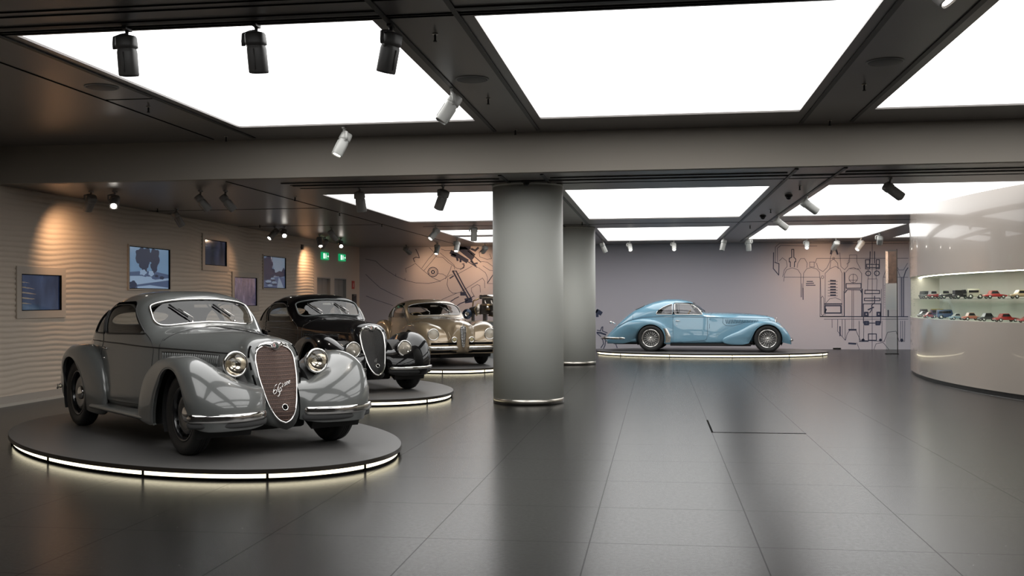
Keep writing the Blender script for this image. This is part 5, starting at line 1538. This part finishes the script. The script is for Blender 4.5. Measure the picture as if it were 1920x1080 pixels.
RT = [(-16, .78, .40, .50, .83, .76, .60), (0, .80, .40, .50, .84, .76, .60), (30, .74, .40, .48, .86, .74, .55), (60, .63, .40, .42, .87, .72, .45), (90, .56, .40, .36, .87, .70, .38),
      (115, .57, .40, .38, .86, .68, .34), (140, .68, .40, .44, .85, .62, .34), (160, .86, .40, .52, .82, .56, .30), (175, 1.05, .41, .62, .78, .46, .26), (188, 1.15, .42, .75, .72, .40, .24)]
M_GOLDTRIM = mat('darker_gold_seam', (.10, .07, .04), .5)
o_ = dict(wb=2.75, R=.350, st=st, ws=outline_ws(.61, .545, 1.035, 1.300, .035, .042, 4.4),
    wd=round_poly([(-.98, .985), (-2.0, .975), (-2.06, 1.22), (-1.9, 1.265), (-1.5, 1.265), (-1.28, 1.21)], [.03, .04, .06, .1, .12, .12]),
    wq=round_poly([(-2.07, .975), (-2.62, .96), (-2.42, 1.13), (-2.14, 1.215)], [.03, .05, .12, .05]),
    rw=oval(.40, .075, 1.12), xw=-.70, door=round_poly([(-.86, .32), (-2.05, .32), (-2.12, 1.27), (-1.42, 1.30), (-1.14, 1.05), (-.86, .89)], [.06, .06, .05, .1, .1, .08]),
    bonnet=(.70, -.68, .6), handle=(-1.98, .80), belt=None, beltm=M_GOLDTRIM, zglass=.93,
    FT=FT, RT=RT, boards=False, fz=.27, fn=2.5, sideframe=M_THIN, seam=M_GOLDTRIM, seamtop=M_GOLDTRIM, louvm=P_GOLD, wsframe=M_THIN, wsr=.008,
    fbump=[(.935, .11, .39), (.955, .25, .39), (.945, .42, .39), (.915, .58, .39), (.865, .70, .392), (.80, .79, .395)], bh=.036, valance=None,
    rbump=[(-4.0, .15, .36), (-4.02, .4, .37), (-3.85, .70, .37), (-3.4, .86, .38)], cab=(-2.2, -.98), rim=M_BWHEEL, frontdetail=gold_detail, xrw=-2.4, chassis=(-3.7, .55))
car, H_ = build_coupe('gold', 'metallic gold-beige vintage coupe with narrow vertical grille and lamps set in the wings', P_GOLD, o_)
gp = [(0, .0), (.06, .022), (.3, .040), (.6, .052), (.85, .058), (.95, .045), (1, .0)]
gr = shield_grille(car, None, gp, .40, .835, lambda z: .918 - .02 * (z - .6), mat('dark_grille_back', (.01, .01, .01), .5), M_CHROME, nv=0, nh=13, bulge=.03, ring_r=.007, hr=.0055, ring_m=M_THIN)
MB().tube([(.958, 0, lerp(.42, .82, i / 10)) for i in range(11)], .006, 6).build('grille_spine', M_CHROME, gr)
badge(car, Matrix.Translation((.93, 0, .862)) @ Matrix.Rotation(math.radians(-30), 4, 'Y'), .02)

# ---- the pale blue coupe, seen from the side
P_BLUE = mat('pale_blue_car_paint', (.15, .30, .40), .26, coat=1.0, coat_rough=.02, spec=.5, lining=(.06, .06, .06))
sh = shield_outline(.24, .865, [(0, .0), (.03, .07), (.10, .115), (.25, .16), (.45, .19), (.65, .21), (.80, .21), (.90, .19), (.955, .15), (.985, .09), (1, .0)])
st = [(.22, .22, sh), (.16, .22, shield_outline(.235, .89, [(0, .0), (.03, .09), (.10, .14), (.25, .19), (.45, .22), (.65, .24), (.80, .24), (.90, .22), (.955, .17), (.985, .1), (1, .0)])),
      (.0, .18, .22, .15, .30, .26, .72, .29, .918, 2.2), (-.5, .05, .21, .25, .28, .40, .78, .42, .965, 2.2), (-.95, .0, .20, .40, .27, .56, .82, .52, .985, 2.2), (-1.35, 0, .20, .50, .26, .68, .86, .60, .99, 2.3),
      (-1.58, 0, .20, .54, .26, .72, .89, .645, 1.0, 2.5), (-1.68, 0, .20, .55, .26, .73, .895, .655, 1.09, 2.7), (-1.85, 0, .20, .56, .26, .74, .90, .665, 1.235, 3.0), (-2.02, 0, .20, .57, .26, .745, .905, .67, 1.315, 3.1),
      (-2.3, 0, .20, .58, .26, .75, .91, .67, 1.36, 2.9), (-2.55, 0, .20, .58, .27, .75, .91, .66, 1.362, 2.8), (-2.85, 0, .21, .56, .28, .73, .90, .63, 1.315, 2.6), (-3.15, 0, .21, .52, .29, .70, .86, .58, 1.215, 2.4),
      (-3.45, 0, .215, .46, .29, .64, .79, .50, 1.07, 2.25), (-3.75, 0, .22, .38, .29, .56, .67, .40, .84, 2.1), (-4.0, 0, .22, .28, .28, .44, .50, .29, .60, 2.0), (-4.16, 0, .22, .15, .26, .26, .38, .17, .43, 2.0), (-4.24, 0, .23, .05, .26, .08, .30, .06, .32, 2.0)]
FT = [(-14, .60, .372, .42, .76, .54, .17), (0, .575, .372, .42, .79, .56, .17), (15, .53, .372, .40, .81, .60, .17), (41, .475, .372, .34, .815, .64, .17), (70, .462, .372, .26, .815, .65, .18), (95, .465, .372, .24, .815, .66, .22),
      (120, .495, .372, .28, .815, .67, .30), (150, .60, .375, .38, .81, .69, .42), (165, .74, .38, .45, .80, .70, .5), (175, .96, .40, .55, .79, .71, .55), (181.5, 1.12, .42, .6, .775, .72, .55), (185, 1.12, .44, .6, .77, .72, .55), (188, 1.02, .455, .6, .765, .72, .55), (191, .86, .47, .6, .76, .72, .55), (194, .66, .49, .58, .76, .72, .55)]
RT = [(-20, .52, .375, .45, .77, .74, .6), (0, .525, .372, .45, .785, .745, .60), (40, .49, .372, .40, .80, .73, .5), (80, .48, .372, .34, .81, .70, .4), (100, .505, .372, .34, .81, .68, .36),
      (120, .57, .372, .36, .80, .66, .32), (145, .75, .372, .42, .78, .60, .28), (160, .90, .375, .52, .74, .54, .25), (172, 1.04, .38, .62, .70, .48, .22), (184, 1.20, .40, .75, .64, .40, .2), (191, 1.22, .43, .8, .60, .36, .2)]
M_BLUESEAM = mat('dark_blue_seam', (.03, .07, .11), .5)
o_ = dict(wb=2.95, R=.345, st=st, ws=outline_ws(.55, .50, 1.015, 1.27, .03, .04, 3.4),
    wd=round_poly([(-1.62, .955), (-2.335, .965), (-2.345, 1.235), (-1.98, 1.225), (-1.80, 1.17)], [.04, .02, .03, .1, .1]),
    wq=round_poly([(-2.40, .965), (-2.83, .965), (-2.78, 1.06), (-2.58, 1.18), (-2.405, 1.235)], [.02, .04, .08, .1, .03]),
    rw=oval(.30, .06, 1.14), xw=-1.48, door=round_poly([(-1.50, .42), (-1.53, .30), (-2.375, .235), (-2.385, 1.262), (-1.94, 1.262), (-1.73, 1.14), (-1.50, .895)], [.12, .12, .02, .02, .08, .1, .05]),
    bonnet=(.0, -1.45, .6), handle=(-2.30, .80), belt=[(-3.9, .62), (-3.6, .78), (-3.2, .885), (-2.7, .905), (-1.6, .892), (-1.0, .868), (.05, .845)], beltm=M_BLUESEAM, zglass=.93,
    lines=([(-3.45, .80), (-3.46, 1.05)], [(-4.05, .40), (-3.7, .66), (-3.45, .80)], [(-1.45, .60), (-1.45, .72)], [(-1.12, .86), (-1.12, .74), (-1.04, .67), (-.85, .665), (-.62, .73)]),
    louv=(-1.04, -.22, lambda x: .715 + .05 * (x + 1.04), lambda x: .835 - .02 * (x + 1.04), 20, -.25), louvr=.011,
    FT=FT, RT=RT, boards=False, fz=.185, fn=2.6, sideframe=M_CHROME, seam=M_BLUESEAM, seamtop=M_BLUESEAM, louvm=mat('blue_louvre_gap', (.05, .12, .17), .5), wsframe=M_CHROME, wsr=.009,
    fbump=[(.52, .15, .31), (.60, .3, .31), (.62, .5, .31), (.60, .64, .31), (.57, .72, .31)], bh=.030, valance=None,
    rbump=[(-4.32, .12, .33), (-4.32, .35, .335), (-4.18, .62, .34), (-3.92, .745, .34), (-3.62, .765, .34)], cab=(-2.75, -1.62), rim=M_CHROME, wire=True, wipers=False, xrw=-2.7, chassis=(-4.0, .15))
car, H_ = build_coupe('blue', 'pale blue vintage coupe with chrome wire wheels, side-on before the back wall', P_BLUE, o_)
gp = [(0, .0), (.025, .045), (.08, .085), (.2, .128), (.42, .160), (.65, .175), (.80, .172), (.90, .150), (.96, .10), (1, .0)]
shield_grille(car, None, gp, .27, .84, lambda z: .226 - .22 * (z - .6), mat('dark_grille_back', (.01, .01, .01), .5), M_CHROME, nv=20, nh=0, bulge=.03, ring_r=.010, vr=.002)
badge(car, Matrix.Translation((.225, 0, .845)) @ Matrix.Rotation(math.radians(-25), 4, 'Y'), .028)
for sg in (-1, 1):
    headlamp(car, .36, sg * .36, .55, .095, .2, P_BLUE, False, dome=.5)
    # polished stone guard ahead of the rear wheel
    P = []
    for i in range(13):
        z = lerp(.24, .60, i / 12); u = i / 12
        xa = -2.95 + .39 * math.cos(math.asin(max(-1, min(1, (z - .345) / .39)))) if abs(z - .345) < .39 else -2.6
        xf = -2.42 - .06 * abs(u - .4) - .02 * u
        P.append([Vector((lerp(xa, xf - .10 * max(0, u - .45), k / 4), sg * (.792 - .008 * (k / 4 - .5) ** 2 + .012 * math.sin(PI * k / 4)), z)) for k in range(5)])
    MB().grid(P, flip=(sg > 0)).build('stone_guard', mat('polished_aluminium', (.62, .60, .56), .22, metal=.9), car)
MB().tube([(-3.98, 0, .70), (-4.06, 0, .74), (-4.10, 0, .74)], .016).ball((-4.11, 0, .745), .035).build('tail_lamp', M_CHROME, car)
MB().box((-2.45, -.72, .15), (-.42, .72, .215)).build('sill_underside', M_UNDER, car)

# ================================================================== engine display
ep = empty('display_plinth', (-3.75, 25.9, 0)); tag(ep, 'blue-grey plinth with a steel top under the engine, left of the big column', 'plinth')
MB().box((-.72, -.32, 0), (.85, .32, .90)).build('block', mat('blue_grey_plinth', (.22, .24, .25), .5), ep)
MB().box((-1.22, -.34, .90), (.87, .34, .935)).build('top_plate', M_STEEL, ep)
b = MB()
for x in (-1.15, -1.0, -.88): b.box((x - .02, -.02, 0), (x + .02, .02, .9))
b.box((-1.2, -.1, .5), (-.72, -.08, .88)).build('support_frame', mat('brown_frame', (.10, .07, .05), .5), ep)
b = MB()
for k, (u, w2) in enumerate(((.0, .07), (.09, .05), (.2, .03), (.26, .03))): b.box((-.5 + u, -.324, .73), (-.5 + u + w2, -.3205, .742))
b.build('caption', mat('caption_ink', (.03, .04, .08), .6), ep)
en = empty('engine', (-4.02, 25.9, .935)); tag(en, 'dark cast and chrome car engine with gearbox displayed on a plinth, behind the gold coupe', 'engine')
M_CAST = mat('dark_cast_metal', (.06, .052, .045), .4, metal=.7, vary=.5, vscale=14, bump=.1, bscale=30)
M_ALU = mat('dull_aluminium', (.38, .34, .30), .35, metal=.9, vary=.3, vscale=10)
M_GOLDP = mat('brass_tint_metal', (.35, .24, .12), .35, metal=.9)
MB().box((-.42, -.15, .16), (.62, .15, .42)).build('crankcase', M_CAST, en, bevel=.03)
MB().box((-.38, -.12, .40), (.60, .12, .56)).build('cylinder_head', M_CAST, en, bevel=.02)
for y in (-.10, .10):
    MB().lathe([(.02, -.46), (.052, -.44), (.055, .0), (.055, .62), (.03, .66)], 20, 'x', T=Matrix.Translation((0, y, .60))).build('cam_cover', M_CHROME if y < 0 else M_ALU, en)
mb = MB()
for k in range(6):
    x = -.30 + k * .16
    mb.tube([(x, -.12, .50), (x + .01, -.20, .49), (x + .03, -.24, .44), (x + .06, -.25, .40)], .024, 8)
mb.tube([(-.36, -.26, .40), (.62, -.26, .40)], .036, 10)
mb.build('intake_pipes', M_ALU, en)
mb = MB()
for k in range(6):
    x = -.28 + k * .16
    mb.tube([(x, .12, .50), (x, .20, .47), (x, .24, .36)], .024, 8)
mb.tube([(-.34, .24, .35), (.64, .24, .33)], .04, 10); mb.build('exhaust_manifold', M_CAST, en)
for k in range(3):
    x = -.2 + k * .28
    cb = MB().lathe([(.05, 0), (.055, .03), (.045, .1), (.06, .13), (.05, .16)], 16, T=Matrix.Translation((x, -.30, .26))).build('carburettor', M_GOLDP, en)
    MB().lathe([(.03, 0), (.042, .06)], 14, 'y', T=Matrix.Translation((x, -.40, .34))).build('air_horn', M_CHROME, cb)
MB().lathe([(.13, 0), (.14, .02), (.14, .10), (.10, .12)], 24, 'x', T=Matrix.Translation((-.54, 0, .28))).build('flywheel_housing', M_ALU, en)
MB().lathe([(.13, 0), (.10, -.08), (.085, -.14), (.07, -.20)], 20, 'x', T=Matrix.Translation((-.52, 0, .26))).build('gearbox', M_CAST, en)
w_ = MB().lathe([(.125, -.03), (.13, 0), (.125, .03)], 24, 'y', T=Matrix.Translation((-.76, -.12, .17))).build('drive_wheel', mat('dark_blue_steel', (.02, .03, .05), .3, metal=.6), en)
MB().lathe([(.055, -.04), (.05, -.032), (.03, -.034)], 24, 'y', T=Matrix.Translation((-.76, -.12, .17)), cap=False).lathe([(.02, -.034), (.002, -.036)], 16, 'y', T=Matrix.Translation((-.76, -.12, .17)), cap=False).build('hub', M_CHROME, w_)
mb = MB(); mb.tube([(-.70, 0, .26), (-.76, -.05, .20)], .05)
mb.tube([(-.46, -.18, .44), (-.56, -.2, .30), (-.5, -.2, .12)], .014); mb.tube([(-.2, -.2, .14), (.1, -.2, .08), (.45, -.2, .12)], .02)
mb.tube([(-.46, -.12, .56), (-.60, -.12, .50), (-.62, -.12, .36)], .018); mb.build('oil_pipes', M_GOLDP, en)
MB().lathe([(.07, 0), (.07, .16), (.03, .18)], 18, 'x', T=Matrix.Translation((-.18, -.2, .20))).build('starter_motor', M_CAST, en)
MB().box((-.36, -.11, .0), (-.28, .11, .17)).build('mount_front', M_CAST, en)
MB().box((.46, -.11, .0), (.54, .11, .17)).build('mount_rear', M_CAST, en)
MB().box((-.66, -.08, .0), (-.60, .08, .20)).build('mount_gearbox', M_CAST, en)

# ================================================================== model cars in the showcase
def model_car(loc, rz, col, L=.30, kind='saloon', roof=None, label='', group=None, s=1.0):
    r = empty('model_car', loc, rz); tag(r, label, 'model car', group)
    L *= .92
    h = {'saloon': .125, 'coupe': .11, 'van': .16, 'truck': .15, 'vintage': .145}[kind]
    W = .07 * L / .30 * 1.1
    mt = mat('model_paint_%03d_%03d_%03d' % tuple(int(c * 999) for c in col), col, .25, coat=.8, coat_rough=.05)
    rf = mt if roof is None else mat('model_paint_%03d_%03d_%03d' % tuple(int(c * 999) for c in roof), roof, .25, coat=.8, coat_rough=.05)
    hl = L / 2
    prof = {'saloon': [(-hl, .35, .42), (-hl * .96, .25, .5), (-hl * .55, .22, .54), (-hl * .42, .22, .56), (hl * .25, .22, .56), (hl * .6, .22, .52), (hl * .95, .25, .46), (hl, .34, .40)],
            'coupe': [(-hl, .32, .40), (-hl * .9, .24, .50), (-hl * .4, .2, .56), (hl * .1, .2, .55), (hl * .6, .2, .46), (hl * .96, .24, .36), (hl, .28, .32)],
            'van': [(-hl, .22, .95), (-hl * .97, .2, 1.0), (hl * .35, .2, 1.0), (hl * .5, .2, .96), (hl * .62, .2, .55), (hl * .95, .2, .45), (hl, .25, .4)],
            'truck': [(-hl, .30, .42), (-hl * .95, .25, .5), (hl * .1, .2, .5), (hl * .5, .2, .52), (hl * .95, .2, .5), (hl, .25, .44)],
            'vintage': [(-hl, .35, .5), (-hl * .9, .25, .56), (-hl * .2, .22, .58), (hl * .1, .22, .62), (hl * .8, .22, .60), (hl * .9, .24, .55), (hl * .92, .26, .5)]}[kind]
    P = []
    for x, z0, z1 in prof:
        e = .80 if abs(x) > hl * .93 else 1
        P.append([Vector((x, y * W * e, lerp(z0, z1, q) * h)) for y, q in ((-.8, 0), (-1, .12), (-1.0, .6), (-.93, .9), (-.8, 1), (.8, 1), (.93, .9), (1, .6), (1, .12), (.8, 0))])
    mb = MB().grid(P, closed_v=True); mb.add(P[0], [tuple(range(10))], False); mb.add(P[-1], [tuple(range(10))[::-1]], False)
    mb.build('body', mt, r)
    if kind != 'van':
        a, b_, c, d = {'saloon': (-.55, -.38, .12, .34), 'coupe': (-.62, -.22, .08, .30), 'truck': (.05, .12, .34, .46), 'vintage': (-.85, -.78, -.02, .06)}[kind]
        z0 = h * .54; z1 = h * (1.0 if kind != 'vintage' else 1.02)
        V = []
        for x, z, w2 in ((a, z0, .9), (b_, z1, .72), (c, z1, .72), (d, z0, .9)):
            V.append([Vector((x * hl, y * W * w2, z)) for y in (-1, 1)])
        mb = MB().grid(V); mb.add([V[0][0], V[1][0], V[2][0], V[3][0]], [(0, 1, 2, 3)], False); mb.add([V[0][1], V[1][1], V[2][1], V[3][1]], [(3, 2, 1, 0)], False)
        mb.sm = [False] * len(mb.sm)
        cb = mb.build('cabin', rf, r)
        mb = MB()
        for sg in (-1, 1):
            q = [V[0][0].lerp(V[1][0], .2), V[0][0].lerp(V[1][0], .82), V[3][0].lerp(V[2][0], .82), V[3][0].lerp(V[2][0], .2)]
            q = [Vector((lerp(0, p.x, .86), sg * (abs(p.y) + .0012), p.z)) for p in q]
            mb.add(q, [(0, 1, 2, 3)], False)
        mb.build('windows', mat('model_glass', (.015, .018, .02), .1), cb)
        if kind == 'truck':
            MB().box((-hl * .95, -W * .95, h * .5), (hl * .02, W * .95, h * .95)).build('load_bed', rf, r, bevel=.004)
    else:
        mb = MB()
        for sg in (-1, 1):
            mb.box((-hl * .85, sg * W * 1.0 - .001, h * .62), (hl * .38, sg * W * 1.0 + .001, h * .85))
        mb.build('windows', mat('model_glass', (.015, .018, .02), .1), r)
    rr = h * .22
    for x in (-.6, .6):
        for sg in (-1, 1):
            t = MB().lathe([(rr, -.008), (rr, .008)], 16, 'y', T=Matrix.Translation((x * hl, sg * (W - .004), rr))).build('wheel', M_TYRE, r)
            MB().lathe([(rr * .55, -.0095), (rr * .55, .0095)], 12, 'y', T=Matrix.Translation((x * hl, sg * (W - .004), rr))).build('hub', M_CHROME, t)
    return r
RED, DGR, BLK, WHT, CRM, TAN, BLU = (.42, .02, .02), (.06, .08, .07), (.012, .012, .014), (.6, .6, .58), (.62, .60, .48), (.42, .30, .16), (.03, .06, .16)
# position along the wall (y), depth behind the glass, shelf, colour...
SHOW = [
 ('up', 21.25, .30, DGR, 'vintage', None, .30, 'dark green-grey vintage model car, furthest left on the upper glass shelf'),
 ('up', 20.55, .30, (.16, .18, .18), 'vintage', DGR, .30, 'grey open-style vintage model car, second on the upper glass shelf'),
 ('up', 19.55, .26, (.38, .04, .04), 'vintage', WHT, .28, 'red model car with white roof, third on the upper glass shelf'),
 ('up', 18.75, .28, (.05, .05, .055), 'vintage', (.50, .52, .44), .30, 'dark model car with pale roof, fourth on the upper glass shelf'),
 ('up', 18.0, .28, BLK, 'truck', BLK, .30, 'black low model car on the upper shelf beside the cream box van'),
 ('up', 17.55, .32, CRM, 'van', None, .26, 'cream box-shaped model van on the upper glass shelf'),
 ('up', 16.75, .26, RED, 'saloon', (.50, .10, .09), .36, 'bright red model saloon on the upper glass shelf'),
 ('up', 16.0, .26, TAN, 'saloon', (.55, .42, .24), .40, 'tan and yellow model saloon on the upper glass shelf, next to the right picture edge'),
 ('lo', 21.25, .30, (.08, .09, .08), 'vintage', None, .30, 'dark grey vintage model car, furthest left on the lower showcase floor'),
 ('lo', 20.8, .22, (.30, .32, .32), 'coupe', None, .26, 'silver model car, second on the lower showcase floor'),
 ('lo', 19.75, .36, (.12, .06, .14), 'van', (.50, .36, .06), .32, 'purple model van with yellow roof on the lower showcase floor'),
 ('lo', 19.55, .16, (.42, .05, .04), 'coupe', None, .24, 'small red model car in front of the purple van on the lower floor'),
 ('lo', 18.75, .26, BLU, 'van', None, .34, 'dark blue model bus on the lower showcase floor'),
 ('lo', 18.05, .22, (.24, .36, .44), 'coupe', WHT, .28, 'pale blue and white model car on the lower showcase floor'),
 ('lo', 17.55, .26, (.50, .14, .09), 'saloon', (.52, .30, .20), .32, 'orange-red model saloon on the lower showcase floor'),
 ('lo', 16.95, .26, (.045, .05, .055), 'saloon', None, .34, 'dark grey model saloon on the lower showcase floor'),
 ('lo', 16.4, .24, RED, 'saloon', None, .38, 'bright red model saloon on the lower showcase floor'),
 ('lo', 15.75, .22, (.45, .02, .03), 'coupe', None, .40, 'crimson model coupe on the lower floor, next to the right picture edge'),
]
for lv, y, off, col, kd, roof, L, lab in SHOW:
    p = arcp(y, 0); a = math.atan2(p.y - CY, p.x - CX)
    q = Vector((CX + (CR - off) * math.cos(a), CY + (CR - off) * math.sin(a), ZS0 if lv == 'lo' else 1.440))
    rz = math.atan2(q.y, q.x) + PI / 2 + (.35 if kd != 'van' else .15)     # turned partly towards the glass
    rr_ = model_car(q, rz + PI, col, L, kd, roof, lab, 'model cars in the showcase')
    if kd == 'van' and roof: 
        h = .16; L *= .92; W = .07 * L / .30 * 1.1
        MB().box((-L / 2 * .98, -W * .93, h * .93), (L / 2 * .40, W * .93, h * 1.03)).build('roof', mat('model_paint_yellow', roof, .3), rr_, bevel=.004)
